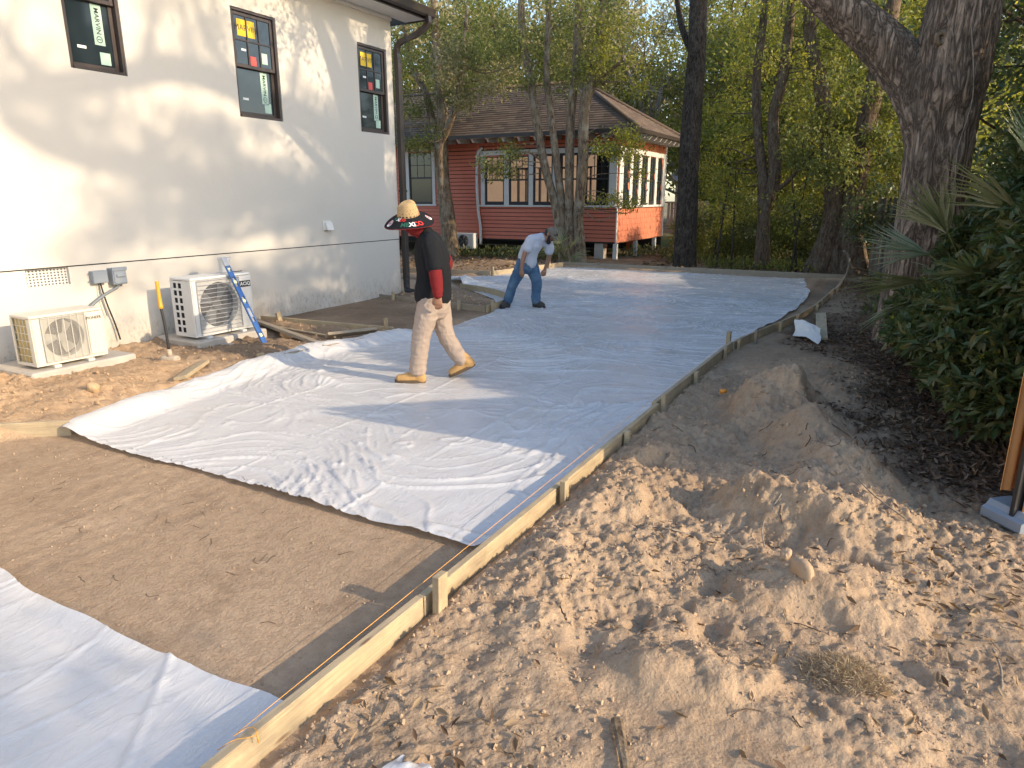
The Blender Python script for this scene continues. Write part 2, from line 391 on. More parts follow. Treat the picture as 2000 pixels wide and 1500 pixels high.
M['st_green'] = simple('pale_green_sticker', (.42, .58, .48), .5, .04, 9)
M['st_yellow'] = simple('yellow_sticker', (.75, .5, .02), .5, .05, 9)
M['st_red'] = simple('red_sticker', (.6, .08, .07), .5, .1, 9)
M['st_white'] = simple('white_sticker', (.7, .72, .7), .5, .05, 9)
def shingle_mat():
    m = NT('asphalt_shingle'); c = m.tc(); g = m.n('ShaderNodeNewGeometry').outputs['Random Per Island']
    col = m.ramp(g, [(0, (.075, .05, .036)), (.35, (.12, .082, .058)), (.7, (.16, .115, .08)), (.9, (.09, .065, .05))])
    return m.fin(m.mix(m.ramp(m.noise(c, 60, 4), [(.35, .5), (.6, 0)]), col, (.05, .035, .03)), .95, m.bump(m.noise(c, 90, 3), .5, .004))
M['shingle'] = shingle_mat()
def corr_mat():
    m = NT('orange_corrugated_board'); c = m.tc(); f = m.noise(m.tc('Object', (8, 8, .6)), 3, 5)
    col = m.mix(m.ramp(f, [(.3, 0), (.7, 1)]), (.62, .24, .07), (.72, .36, .14))
    return m.fin(col, .55, m.bump(f, .2, .004))
M['orange'] = corr_mat()
M['farwhite'] = simple('far_white_wall', (.62, .54, .48), .8, .1, 2)
M['farroof'] = simple('far_grey_roof', (.34, .38, .46), .7, .1, 2)

# ------------------------------------------------------------------ ground
WX = -8.1                                              # stucco wall plane
YL = np.array([2.4, 2.76, 4, 5.5, 6, 7.35, 8.2, 9.5, 10, 10.8, 11.6, 12.5, 13.4, 14.1, 15, 17])
XL = np.array([-5.8, -5.55, -5.8, -6.07, -6.0, -5.62, -5.42, -5.55, -5.72, -6.3, -7.3, -8.3, -9.2, -8.3, -8.12, -7.75])
YR = np.array([0, 8.5, 10, 11, 12, 13, 14.5, 15.5, 17]); XRB = np.array([-1.62, -1.6, -1.32, -1.16, -1.02, -.96, -.92, -.9, -.87])
XRS = np.array([-1.66, -1.66, -1.5, -1.36, -1.3, -1.28, -1.32, -1.5, -1.7])
MOUNDS = [(-.60, 6.1, .36, .28, .25), (-.85, 5.95, .15, .22, .3), (-.38, 5.4, .32, .25, .38), (-.12, 4.75, .25, .23, .40), (.10, 4.15, .12, .22, .3), (-.48, 3.95, .19, .30, .17), (-.08, 3.9, .15, .25, .17), (-1.15, 3.95, .05, .25, .2),
          (-.75, 3.35, .07, .3, .22), (-.2, 3.15, .13, .28, .22), (.1, 3.35, .06, .25, .25), (-1.25, 2.75, .075, .22, .5), (-1.35, 3.5, .07, .18, .5), (-1.3, 4.6, .05, .2, .5),
          (-1.05, 2.1, .05, .3, .3), (-.62, 2.25, .07, .22, .16), (-.3, 2.35, .05, .3, .2), (.05, 2.6, .06, .22, .16), (-.95, 7.5, .06, .3, .4), (-.55, 8.0, .09, .3, .3), (-.2, 7.2, .06, .3, .5),
          (-6.3, 3.45, .07, .4, .3), (-6.6, 4.1, .05, .3, .4), (-6.1, 2.9, .05, .2, .3), (-6.9, 3.0, .05, .3, .3), (-7.1, 6.7, .05, .25, .2), (-7.5, 6.85, .05, .2, .2), (-7.9, 5.0, .05, .1, 1.2), (-6.9, 10.2, .09, .5, .3), (-7.5, 10.6, .1, .5, .3),
          (-7.6, 12.5, .04, .6, .5), (-10.5, 15.8, .12, 1.2, 1), (-9.4, 16.2, .1, .9, .8)]
HOLES = [(0.04, 3.5, .13, .10, .07), (-.45, 6.05, .14, .08, .12), (-.78, 2.55, .035, .05, .1), (-.49, 2.66, .04, .07, .12), (-.9, 2.32, .03, .05, .09), (-.1, 2.95, .05, .12, .08), (-.6, 3.0, .05, .16, .09), (-.95, 3.9, .04, .2, .12), (-6.75, 3.45, .05, .06, .05), (-5.9, 3.7, .04, .05, .1),
         (-.9, 5.1, .06, .3, .25), (-1.1, 5.7, .04, .2, .3), (-7.0, 6.3, .05, .5, .25)]
def ground_h(x, y):
    x = np.asarray(x, float); y = np.asarray(y, float)
    xl = np.interp(y, YL, XL); xr = np.interp(y, YR, XRB)
    right = sst(0, .07, x - xr); left = sst(0, .12, xl - x - .05) 
    inpad = (1 - right) * (1 - left) * (y < 17)
    near = sst(9.5, 5, y)
    h = .03 * fbm(x * .35, y * .35, 3, 1) * (1 - inpad)
    pad = .004 * fbm(x * 1.2, y * 1.2, 4, 2) + .005 * fbm(x * 22, y * 2.5, 3, 3) * sst(-.3, .4, vn(x * 1.2, y * 1.2, 79)) + .005 * clods(x, y, .05, 8) / .05 * sst(.2, .7, vn(x * 2.2, y * 2.2, 80)) + .1 * clods(x, y, .018, 9) + .006 * np.clip(fbm(x * 5, y * 5, 4, 4) - .35, 0, 1)
    k = sst(.35, .0, np.abs(x + 2.0)); pad = pad + .005 * k * vn(x * 30, y * .8, 5)                  # rake lines beside the board
    rough = .45 + .55 * sst(-.5, .5, vn(x * .8, y * .8, 6))
    d = np.clip(fbm(x * 2.6, y * 2.6, 3, 7), -1, 1) * .034 + .026 * (.35 - np.abs(fbm(x * 6, y * 6, 3, 8))) + .013 * fbm(x * 17, y * 17, 3, 9, .7) + .006 * (.4 - np.abs(vn(x * 30, y * 30, 12)))
    soft = 1 - .78 * sst(.35, .1, np.abs(y - 1.9 + .25 * x)) * sst(-1.3, -.9, x) - .5 * sst(.5, .9, x)
    soil = .035 + d * rough * np.clip(soft, .15, 1) * (.35 + .65 * near)
    fine = np.clip(rough * soft * 1.5, .25, 1.2) * near
    xw = x + .012 * vn(x * 20, y * 20, 71); yw = y + .012 * vn(x * 20, y * 20, 72)
    dug = near * sst(-1.58, -1.3, x) * sst(1.0, .3, x) * sst(1.7, 2.3, y + .35 * vn(x * 2, y * 2, 75))
    xb = x + .05 * fbm(x * 6, y * 6, 3, 76); yb = y + .05 * fbm(x * 6, y * 6, 3, 77)
    soil = soil + dug * (.16 * clods(xb, yb, .30, 5) + .20 * clods(xb, yb, .15, 6) - .022 + .03 * np.clip(fbm(x * 4, y * 4, 2, 78), -1, 0))
    soil = soil + fine * (.34 * clods(xw, yw, .085, 1) * sst(.0, .7, vn(x * 2, y * 2, 73)) + .50 * clods(xw, yw, .036, 2) * sst(-.6, .3, vn(x * 3, y * 3, 74))) + .62 * (.3 + .7 * fine) * clods(xw, yw, .019, 3) * (near > 0)
    for mx, my, mh, sx, sy in MOUNDS:
        wob = 1 + .35 * fbm(x * 2.5 + mx, y * 2.5 + my, 2, 10)
        soil = soil + mh * np.exp(-(((x - mx) / sx) ** 2 + ((y - my) / sy) ** 2) * wob)
    for mx, my, mh, sx, sy in HOLES:
        soil = soil - mh * np.exp(-np.clip(((x - mx) / sx) ** 2 + ((y - my) / sy) ** 2, 0, 30) ** 1.5)
    far = sst(17.5, 24, y) + sst(2.5, 6, x) + sst(-9, -12, x) + sst(.6, -.5, y)
    far = np.clip(far, 0, 1)
    soil = soil * (1 - far) + .02 * fbm(x * .6, y * .6, 4, 11) * far
    land = sst(7.22, 7.28, y) * sst(9.6, 9.5, y) * sst(-8.2, -8.1, x) * left           # smooth landing pad beside the wall
    soil = soil * (1 - land) + (.02 + .006 * fbm(x * 6, y * 2, 4, 13)) * land
    return h + pad * inpad + soil * (1 - inpad)
def axis(*seg):
    out = []
    for a, b, s in seg: out += list(np.arange(a, b - 1e-6, s))
    return np.array(out + [seg[-1][1]])
gx = axis((-140, -60, 20), (-60, -20, 4), (-20, -12, .5), (-12, -8.3, .12), (-8.3, -5.4, .03), (-5.4, -2.2, .035), (-2.2, -1.7, .03), (-1.7, 1.5, .0105), (1.5, 1.7, .03), (1.7, 3, .06), (3, 10, .4), (10, 60, 4), (60, 140, 20))
gy = axis((-100, -20, 20), (-20, -2, 2), (-2, .9, .15), (.9, 4.7, .0115), (4.7, 6.6, .017), (6.6, 10.5, .035), (10.5, 18, .07), (18, 30, .4), (30, 80, 4), (80, 240, 20))
GX, GY = np.meshgrid(gx, gy, indexing='ij'); GZ = ground_h(GX, GY)
gm = raw_mesh('ground', np.stack([GX, GY, GZ], -1).reshape(-1, 3), grid_faces(len(gx), len(gy)), M['ground'], smooth=True)
edge = .8 * fbm(GX * .9, GY * .9, 4, 21)
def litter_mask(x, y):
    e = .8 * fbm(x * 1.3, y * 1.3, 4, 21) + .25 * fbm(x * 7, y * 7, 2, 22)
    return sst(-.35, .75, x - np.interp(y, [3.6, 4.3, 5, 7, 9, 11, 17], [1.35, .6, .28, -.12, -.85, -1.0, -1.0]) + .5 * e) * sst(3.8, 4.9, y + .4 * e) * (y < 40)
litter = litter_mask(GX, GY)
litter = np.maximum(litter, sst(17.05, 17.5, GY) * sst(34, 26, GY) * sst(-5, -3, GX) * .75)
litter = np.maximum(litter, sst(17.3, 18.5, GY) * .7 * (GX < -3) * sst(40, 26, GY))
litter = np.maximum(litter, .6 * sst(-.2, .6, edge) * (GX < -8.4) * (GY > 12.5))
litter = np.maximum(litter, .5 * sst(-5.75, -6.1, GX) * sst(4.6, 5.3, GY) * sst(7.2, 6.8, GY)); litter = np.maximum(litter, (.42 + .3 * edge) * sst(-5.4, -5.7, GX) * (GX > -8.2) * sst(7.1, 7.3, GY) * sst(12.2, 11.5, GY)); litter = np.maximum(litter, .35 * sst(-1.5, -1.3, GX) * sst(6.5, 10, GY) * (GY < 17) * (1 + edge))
clay = sst(-5.7, -6, GX) * sst(4.9, 4.3, GY + .4 * edge) * (GX > -9); clay = np.maximum(clay, sst(-8.3, -9, GX) * sst(13, 14, GY) * sst(18, 17, GY) * .8)
grass = sst(24, 27, GY + edge * 2) * (1 - sst(-7, -12, GX) * .6)
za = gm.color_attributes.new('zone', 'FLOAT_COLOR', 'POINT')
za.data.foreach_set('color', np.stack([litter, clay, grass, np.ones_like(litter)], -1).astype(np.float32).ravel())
tag(link('ground', gm), kind='structure')
def gh(x, y): return float(ground_h(np.array([x]), np.array([y]))[0])

# ------------------------------------------------------------------ formwork boards, stakes, string
def oriented_board(name, p, q, w_, h_, mat='pine', parent=None, bev=.003, roll=0):
    """a board from p to q (centre line of its section), w_ = thickness, h_ = height"""
    p, q = Vector(p), Vector(q); L = (q - p).length; mb = MB(); mb.box((-L / 2, -w_ / 2, -h_ / 2), (L / 2, w_ / 2, h_ / 2), 0, bev)
    o = mb.build(name, M[mat], parent); X = (q - p).normalized(); Yv = Vector((0, 0, 1)).cross(X)
    if Yv.length < 1e-3: Yv = Vector((0, 1, 0))
    Yv.normalize(); Z = X.cross(Yv); m = Matrix((X, Yv, Z)).transposed() @ Matrix.Rotation(roll, 3, 'X')
    o.matrix_world = Matrix.Translation((p + q) / 2) @ m.to_4x4(); return o
def curved_board(name, P, t, zb, zt, mat='pine'):
    P = np.asarray(P, float); n = len(P); T = np.gradient(P, axis=0); T /= np.linalg.norm(T, axis=1)[:, None]; Nn = np.stack([-T[:, 1], T[:, 0]], 1) * t / 2
    V = np.concatenate([np.c_[P + s * Nn, np.full(n, z)] for s, z in ((1, zb), (1, zt), (-1, zt), (-1, zb))])
    F = []
    for i in range(n - 1):
        for k in range(4): a, b = k * n, ((k + 1) % 4) * n; F.append((a + i, a + i + 1, b + i + 1, b + i))
    F += [(0, n, 2 * n, 3 * n), (n - 1, 4 * n - 1, 3 * n - 1, 2 * n - 1)]
    mb = MB(); mb.add(V - np.array([*P[0], 0]), F); return mb.build(name, M[mat], None, (*P[0], 0))
G1 = 'form boards around the slab'
def fb(p, q, label, zb=-.05, zt=.115, t=.038, mat='pine'):
    o = oriented_board('form_board', (*p, (zb + zt) / 2), (*q, (zb + zt) / 2), t, zt - zb, mat)
    return tag(o, label, 'form board', G1)
fb((-1.66, .55), (-1.63, 2.135), 'nearest long pine form board with a nail and string at the bottom of the photo')
fb((-1.628, 2.14), (-1.60, 5.5), 'pine form board right of the white sheet between the nearest stake and the mounds', zt=.112)
fb((-1.63, 5.5), (-1.585, 8.45), 'straight pine form board on the right of the sheet, ending where the curve begins', zt=.118)
o = curved_board('form_board', crv([(-1.56, 8.46), (-1.46, 9.2), (-1.30, 10.05), (-1.14, 11.0)], 14), .02, -.04, .115); tag(o, 'thin pine form board bending right where the long edge starts to curve', 'form board', G1)
o = curved_board('form_board', crv([(-1.12, 11.0), (-1.01, 12.1), (-.95, 13.3), (-.9, 14.6)], 14), .02, -.04, .12); tag(o, 'curved form board in the shade beside the oak, above the leaning offcut', 'form board', G1)
fb((-.88, 14.6), (-.87, 17.0), 'last short form board running to the far right corner of the slab', mat='weather')
fb((-.86, 17.03), (-4.3, 17.0), 'right half of the weathered board along the far edge of the sheet', zt=.15, mat='weather')
fb((-4.31, 17.02), (-7.72, 17.05), 'left half of the board along the far edge, in front of the many stemmed tree', zt=.14, mat='weather')
fb((-7.74, 17.0), (-8.28, 14.12), 'form board on the far left edge, behind the bending man', zt=.13)
fb((-8.3, 14.1), (-11.2, 13.5), 'form board crossing the bare soil behind the man in the straw hat', zt=.14, mat='weather')
fb((-5.50, 2.82), (-6.1, 2.36), 'short pine form board at the front left corner of the long sheet', zt=.115)
fb((-6.11, 2.37), (-7.2, 1.55), 'pine form board leaving the left border of the photo below the small unit', zt=.12)
fb((-5.55, 2.86), (-5.99, 5.0), 'form board hidden under the draped front left edge of the sheet', zt=.09)
fb((-5.97, 5.02), (-5.62, 7.1), 'form board under the sheet edge beside the loose plank', zt=.10, mat='weather')
fb((-5.75, 7.18), (-8.02, 6.98), 'reddish brown board closing the near side of the landing by the wall', zt=.13)
fb((-5.66, 9.42), (-8.05, 9.72), 'pale board closing the far side of the landing by the downspout', zt=.12, mat='weather')
o = curved_board('form_board', crv([(-5.64, 9.44), (-5.72, 10.2), (-6.1, 10.9), (-6.8, 11.4), (-7.6, 11.7)], 16), .02, -.03, .13); tag(o, 'curved thin board around the dark soil bed by the downspout', 'form board', G1)
G2 = 'wooden stakes holding the form boards'
def stake(x, y, zt, label, wx=.036, wy=.06, lean=0, zb=-.08, mat='pine', rz=0):
    mb = MB(); h = zt - zb
    # local X runs along the length so that the grain follows it
    mb.box((0, -wy / 2, -wx / 2), (h, wy / 2, wx / 2), 0, .003)
    o = mb.build('stake', M[mat]); o.matrix_world = Matrix.Translation((x, y, zb)) @ Matrix.Rotation(rz, 4, 'Z') @ Matrix.Rotation(lean, 4, 'X') @ Matrix.Rotation(-PI / 2, 4, 'Y')
    return tag(o, label, 'stake', G2)
stake(-1.558, 2.18, .215, 'nearest and tallest wooden stake beside the bare soil gap', wy=.07, lean=R(-2))
stake(-1.556, 3.5, .165, 'second stake from the front, by the end corner of the sunlit sheet')
stake(-1.556, 4.62, .135, 'small stake half buried in soil between the second and third tall stakes', wy=.05)
stake(-1.55, 5.53, .195, 'third stake on the right edge, where the soil turns shady')
stake(-1.545, 6.62, .145, 'low stake next beyond the third one on the right edge', wy=.07)
stake(-1.545, 7.95, .14, 'low stake short of the place where two tall stakes stand together', wy=.07)
stake(-1.64, 8.55, .22, 'orange brown stake standing inside the board at the start of the curve', wx=.05)
stake(-1.50, 8.5, .13, 'stake outside the board facing the orange brown one', wy=.07)
stake(-1.39, 9.0, .18, 'brown split stake just after the start of the curve', wy=.08, lean=R(-4), mat='weather')
stake(-1.22, 9.95, .15, 'short stake on the curve left of the white cloth scrap', wy=.08, rz=R(-15))
stake(-1.10, 10.75, .15, 'stake on the curve just behind the white cloth scrap', wy=.06, rz=R(-10))
stake(-.96, 12.0, .14, 'stake in shade near the top of the leaning offcut', wy=.06)
stake(-.94, 12.6, .13, 'darker stake in shade one step past the top of the offcut', mat='weather')
stake(-.87, 13.7, .12, 'stake in deep shade halfway along the last stretch of curve', mat='weather')
stake(-.83, 16.9, .2, 'stake at the far right corner of the slab', mat='weather')
stake(-.55, 16.4, .16, 'grey stub of wood standing right of the far corner by the fence', wy=.12, mat='greywood')
stake(-8.2, 14.02, .24, 'stake at the bend in the boards behind the bending man', wx=.06)
stake(-7.82, 16.3, .24, 'small stake on the far left edge next to the bending man', wx=.05)
stake(-7.55, 6.93, .24, 'leaning stake on the landing board nearest the white wall', lean=R(12), wy=.075)
stake(-5.80, 7.1, .26, 'tall stake at the landing corner touching the walking man', wy=.05)
stake(-5.75, 6.98, .13, 'short stub in front of the tall stake at the landing corner', wy=.06)
stake(-7.65, 9.6, .2, 'stake on the far landing board next to the wall corner', wy=.06)
stake(-6.15, 9.42, .18, 'stake on the far landing board just behind the walking man', wy=.07)
stake(-5.6, 9.56, .2, 'stake at the outer corner of the far landing board', wy=.05)
stake(-6.07, 5.22, .12, 'block of stake poking up behind the sheet below the loose plank', wy=.09)
mb = MB(); P = crv([(-1.672, 1.18, .122), (-1.674, 2.6, .124), (-1.668, 4.0, .126), (-1.665, 5.5, .124)], 12); mb.tube(P, .0014, 5)
tag(mb.build('string_line', M['string']), 'orange mason line stretched along the inside of the long right board', 'string')
mb = MB()
mb.tube([(-1.60, 1.215, .1), (-1.6, 1.213, .145)], .003, 6); mb.tube(crv([(-1.672, 1.18, .122), (-1.65, 1.23, .128), (-1.6, 1.215, .135), (-1.62, 1.19, .13), (-1.66, 1.17, .12), (-1.69, 1.13, .1)], 14), .0017, 5)
tag(mb.build('string_nail', M['string']), 'nail wound with orange string on top of the nearest board', 'nail')

# ------------------------------------------------------------------ plastic sheets
def sheet(name, label, poly_y, xl_f, xr_f, sx, zf, thick=False):
    pass
def make_sheet(name, label, xl, xr, y0f, y1, nx, ny, seed, lift=None):
    """xl(y), xr(y) side curves, y0f(u) front edge as function of u, far edge y1(u)"""
    u = np.linspace(0, 1, nx)[:, None] * np.ones((1, ny)); v = np.linspace(0, 1, ny)[None, :] * np.ones((nx, 1))
    ya = y0f(u); yb = y1(u); y = ya + (yb - ya) * v
    a = xl(y); b = xr(y); x = a + (b - a) * u
    x = x + .012 * fbm(x * 1.5, y * 6, 2, seed) * (1 - np.abs(2 * u - 1))
    base = np.maximum(ground_h(x, y) * .6, 0) * 0 + .018
    ang = fbm(x * .5, y * .5, 2, seed + 1) * .8; xr_ = x * np.cos(ang) - y * np.sin(ang); yr_ = x * np.sin(ang) + y * np.cos(ang)
    r1 = 1 - np.abs(fbm(xr_ * .9, yr_ * 3.6, 3, seed + 2, .42)); r2 = 1 - np.abs(fbm(xr_ * 3.4, yr_ * 1.0, 3, seed + 3, .42)); r3 = 1 - np.abs(fbm(x * 12, y * 12, 3, seed + 4))
    amp = (.6 + .5 * vn(x * .9, y * .9, seed + 5)) * (.55 if seed == 40 else .85)
    z = base + amp * (.020 * np.clip(r1, 0, 1) ** 9 + .014 * np.clip(r2, 0, 1) ** 11 + .0016 * np.clip(r3, 0, 1) ** 6) + .006 * fbm(x * 2, y * 2, 3, seed + 6)
    for fx in (-2.7, -3.75, -4.75, -6.2): z = z + .0045 * (1 + vn(y * 1.7, y * 0, seed + 9)) * np.exp(-((x - fx + .07 * fbm(y * 1.1, y * 0, 3, seed)) / .013) ** 2)         # long fold creases
    for fy in (4.1, 6.7, 9.4, 12.3, 15): z = z + .004 * (1 + vn(x * 1.7, x * 0, seed + 8)) * np.exp(-((y - fy + .12 * fbm(x * .9, x * 0, 3, seed)) / .014) ** 2)
    if lift is not None: z = z + lift(x, y, u, v)
    m = raw_mesh(name, np.stack([x, y, z], -1).reshape(-1, 3), grid_faces(nx, ny), M['sheet'], smooth=True)
    return tag(link(name, m), label, 'plastic sheet', 'white plastic sheets')
def lift1(x, y, u, v):
    d = x - np.interp(y, YL, XL)                      # distance inside the left edge
    prof = .098 * sst(.42, .10, d) * (1 + .25 * vn(y * 3, y * 0, 50)) - .07 * sst(.06, 0, d)
    on = sst(2.6, 2.9, y) * sst(7.7, 7.1, y)
    bump2 = .05 * np.exp(-((x + 4.9) / .22) ** 2 - ((y - 4.95) / .07) ** 2)      # raised fold before the walking man
    heap = .16 * np.exp(-((x + 7.9) / .55) ** 2 - ((y - 12.3) / .5) ** 2) * (1 + .4 * fbm(x * 4, y * 4, 3, 53)) + .07 * np.exp(-((x + 7.6) / .5) ** 2 - ((y - 13.6) / .3) ** 2)
    fr = .018 * np.exp(-v * 60) * (1 + vn(x * 4, x * 0, 51))
    rt = .02 * sst(.1, 0, np.interp(y, YR, XRS) - x) * (1 + .6 * vn(y * 5, y * 0, 52)) 
    return prof * on + bump2 + heap + fr + rt
def wv(a, f, s): return lambda u: a * fbm(u * f, u * 0 + s, 3, 60)
make_sheet('plastic_sheet', 'long white plastic sheet covering the slab bed, both men standing on it',
    lambda y: np.interp(y, YL, XL) - .06 * (y > 2.8) * (y < 7.3) + .03 * vn(y * 2.2, y * 0, 54) * (y > 3.3), lambda y: np.interp(y, YR, XRS) + .03 * vn(y * 3, y * 0, 55) * (y > 9.5),
    lambda u: 2.75 + .045 * fbm(u * 6, u * 0 + 1, 3, 56) * np.sin(np.clip(u, 0, 1) * PI), lambda u: 16.93 + .04 * fbm(u * 9, u * 0 + 2, 2, 57), 300, 950, 30, lift1)
make_sheet('plastic_sheet', 'second white sheet lying shaded in the bottom left corner of the photo',
    lambda y: -5.6 + 0 * y, lambda y: -1.655 + .0 * y, lambda u: 0.3 + 0 * u, lambda u: 1.40 + .05 * fbm(u * 5 + 3, u * 0, 3, 58), 330, 110, 40,
    lambda x, y, u, v: .02 * np.exp(-(1 - v) * 12) * (1 + .6 * vn(x * 5, x * 0, 59)) + .05 * sst(.06, 0, -1.655 - x) + .012 * np.exp(-((x + y * .8 + 1.2 + .02 * vn(y * 3, x * 0, 61)) / .02) ** 2))
u = np.linspace(0, 1, 16)[:, None] * np.ones((1, 16)); v = u.T
x = -1.22 + .2 * u + .03 * v; y = 1.33 + .16 * v - .1 * u; m = raw_mesh('plastic_scrap', np.stack([x, y, .06 + .03 * fbm(x * 9, y * 9, 3, 62) + .03 * u * v], -1).reshape(-1, 3), grid_faces(16, 16), M['sheet'], smooth=True)
tag(link('plastic_scrap', m), 'corner of a white plastic scrap on the soil at the bottom of the photo', 'plastic scrap')
# cloth scrap against the curved board
u = np.linspace(0, 1, 30)[:, None] * np.ones((1, 30)); v = np.linspace(0, 1, 30)[None, :] * np.ones((30, 1))
x = -1.04 + .36 * u + .02 * np.sin(v * 5); y = 9.95 - .42 * (1 - v) * (.6 + .4 * u) - .3 * u; z = .03 + .17 * v * (1 - .25 * u) + .012 * fbm(x * 9, v * 3, 3, 63) + .03 * np.sin(u * PI)
m = raw_mesh('cloth_scrap', np.stack([x, y, z], -1).reshape(-1, 3), grid_faces(30, 30), M['white'], smooth=True); tag(link('cloth_scrap', m), 'white cloth scrap slumped on the soil against the curved board', 'cloth scrap')
tag(oriented_board('wood_offcut', (-.66, 9.5, .05), (-.84, 11.3, .10), .035, .14, 'pine', roll=R(80)), 'pale pine offcut lying beside the white cloth scrap, outside the curved board', 'offcut')
tag(oriented_board('loose_plank', (-7.85, 6.72, .11), (-5.78, 5.98, .08), .038, .14, 'weather', roll=R(78)), 'long grey loose plank lying from the larger unit to the sheet edge', 'plank')
tag(oriented_board('wood_offcut', (-5.95, 4.12, .10), (-6.33, 4.68, .10), .038, .13, 'pine', roll=R(78)), 'short pale pine offcut on orange soil between sledgehammer and sheet', 'offcut')
tag(oriented_board('wood_offcut', (-6.15, 6.35, .12), (-5.85, 6.95, .12), .038, .13, 'weather', roll=R(60)), 'short weathered board propped by the landing corner stakes', 'offcut')
mb = MB(); mb.tube(crv([(-7.35, 6.62, .085), (-6.7, 6.55, .08), (-6.1, 6.45, .09)], 12), .016, 8); tag(mb.build('wood_pole', M['pine']), 'round wooden tool handle lying in the soil behind the loose plank', 'pole')
mb = MB(); mb.tube([(-1.235, 6.25, .075), (-1.185, 6.28, .085)], .02, 12); tag(mb.build('bottle_cap', M['orange_cap']), 'small orange plastic cap lying on shaded soil right of the boards', 'cap')
mb = MB(); P = crv([(-.86, 16.3, .0), (-.78, 16.2, .35), (-.8, 16.1, .62), (-.9, 16.0, .74)], 14); mb.tube(P, .022, 8); tag(mb.build('bent_pipe', M['twig']), 'pale bent stick standing at the far right corner of the slab', 'stick')

# ------------------------------------------------------------------ stucco house
house = thing('stucco_house', 'two storey white stucco house with dark windows, gutter and downspout at left', 'house', (-8.1, 10.42, 0))
def hl(mesh_obj):      # parts are written in world coordinates
    mesh_obj.location = tuple(a - b for a, b in zip(mesh_obj.location, house.location)); mesh_obj.parent = house; return mesh_obj
Y0h, Y1h, ZT = -7.0, 10.42, 4.86
WINS = [(4.80, 5.45, 3.17, 4.72), (7.02, 7.80, 2.88, 4.26), (9.52, 10.27, 2.88, 4.26)]
VENT = (3.97, 4.42, .86, 1.045)
def wall_with_holes(y0, y1, z0, z1, holes, x, depth):
    ys = sorted({y0, y1, *[h[0] for h in holes], *[h[1] for h in holes]}); zs = sorted({z0, z1, *[h[2] for h in holes], *[h[3] for h in holes]})
    V = []; F = []
    def q(*p): b = len(V); V.extend(p); F.append((b, b + 1, b + 2, b + 3))
    for a, b in zip(ys, ys[1:]):
        for c, d in zip(zs, zs[1:]):
            cy, cz = (a + b) / 2, (c + d) / 2
            if any(h[0] < cy < h[1] and h[2] < cz < h[3] for h in holes): continue
            q((x, a, c), (x, b, c), (x, b, d), (x, a, d))
    for h in holes:
        a, b, c, d = h; X = x - depth
        q((x, a, c), (X, a, c), (X, a, d), (x, a, d)); q((x, b, c), (x, b, d), (X, b, d), (X, b, c)); q((x, a, c), (x, b, c), (X, b, c), (X, a, c)); q((x, a, d), (X, a, d), (X, b, d), (x, b, d))
    return V, F
mb = MB(); V, F = wall_with_holes(Y0h, Y1h, 1.064, ZT, WINS, WX, .1); mb.add(V, F)
for pts in ([(WX, Y1h, 1.064), (-17, Y1h, 1.064), (-17, Y1h, ZT), (WX, Y1h, ZT)], [(-17, Y0h, -.3), (WX, Y0h, -.3), (WX, Y0h, ZT), (-17, Y0h, ZT)], [(-17, Y0h, -.3), (-17, Y0h, ZT), (-17, Y1h, ZT), (-17, Y1h, -.3)]): mb.add(pts, [(0, 1, 2, 3)])
hl(mb.build('wall', M['stucco']))
mb = MB(); V, F = wall_with_holes(Y0h, Y1h, -.3, 1.05, [(VENT[0], VENT[1], VENT[2], 1.0499)], WX - .003, .06); mb.add(V, F)
mb.add([(WX - .003, Y1h - .003, -.3), (-17, Y1h - .003, -.3), (-17, Y1h - .003, 1.05), (WX - .003, Y1h - .003, 1.05)], [(0, 1, 2, 3)])
hl(mb.build('foundation_wall', M['stucco'])); mb = MB(); mb.box((WX - .03, Y0h, 1.049), (WX - .012, Y1h - .012, 1.065)); hl(mb.build('joint_line', M['inside']))
# pierced foundation vent
ya, yb, za, zb = VENT; mb = MB(); nx_, nz_ = 12, 6; dy = (yb - ya) / nx_; dz = (zb - za) / nz_; xx = WX - .045
for i in range(nx_ + 1): mb.box((xx - .02, ya + i * dy - dy * .24, za), (xx, ya + i * dy + dy * .24, zb))
for k in range(nz_ + 1): mb.box((xx - .019, ya, za + k * dz - dz * .24), (xx + .002, yb, za + k * dz + dz * .24))
v_ = hl(mb.build('vent_block', M['trim'])); mb = MB(); mb.box((xx - .13, ya, za), (xx - .12, yb, zb)); o = mb.build('dark_backing', M['inside'], v_)
# dryer vent hood
mb = MB(); mb.prism([(WX + .0, 1.42), (WX + .05, 1.42), (WX + .09, 1.30), (WX + .0, 1.30)], 1, 8.47, 8.62); mb.box((WX, 8.45, 1.29), (WX + .012, 8.64, 1.445), 0, .003); hl(mb.build('dryer_vent', M['white'], None))
# windows
def text_mesh(s, size, font_scale=1.0, bold=0):
    cu = bpy.data.curves.new('t', 'FONT'); cu.body = s; cu.size = size; cu.align_x = 'CENTER'; cu.align_y = 'CENTER'; cu.offset = bold; cu.resolution_u = 2
    ob = bpy.data.objects.new('t', cu); COL.objects.link(ob); dg = bpy.context.evaluated_depsgraph_get(); me = bpy.data.meshes.new_from_object(ob.evaluated_get(dg)); 
    bpy.data.objects.remove(ob); me.materials.clear(); return me
def text_on_wall(name, s, size, mat, parent, x, y, z, rot=0, bold=0, sx=1):
    """lettering that faces +X, reading along +Y; parent is at world offset given by its matrix"""
    me = text_mesh(s, size, bold=bold); me.materials.append(M[mat]); o = link(name, me, parent)
    m = Matrix(((0, 0, 1), (1, 0, 0), (0, 1, 0))).to_4x4()
    o.matrix_local = Matrix.Translation(Vector((x, y, z))) @ m @ Matrix.Rotation(rot, 4, 'Z') @ Matrix.Diagonal((sx, 1, 1, 1)); return o
HO = Vector((-8.1, 10.42, 0))
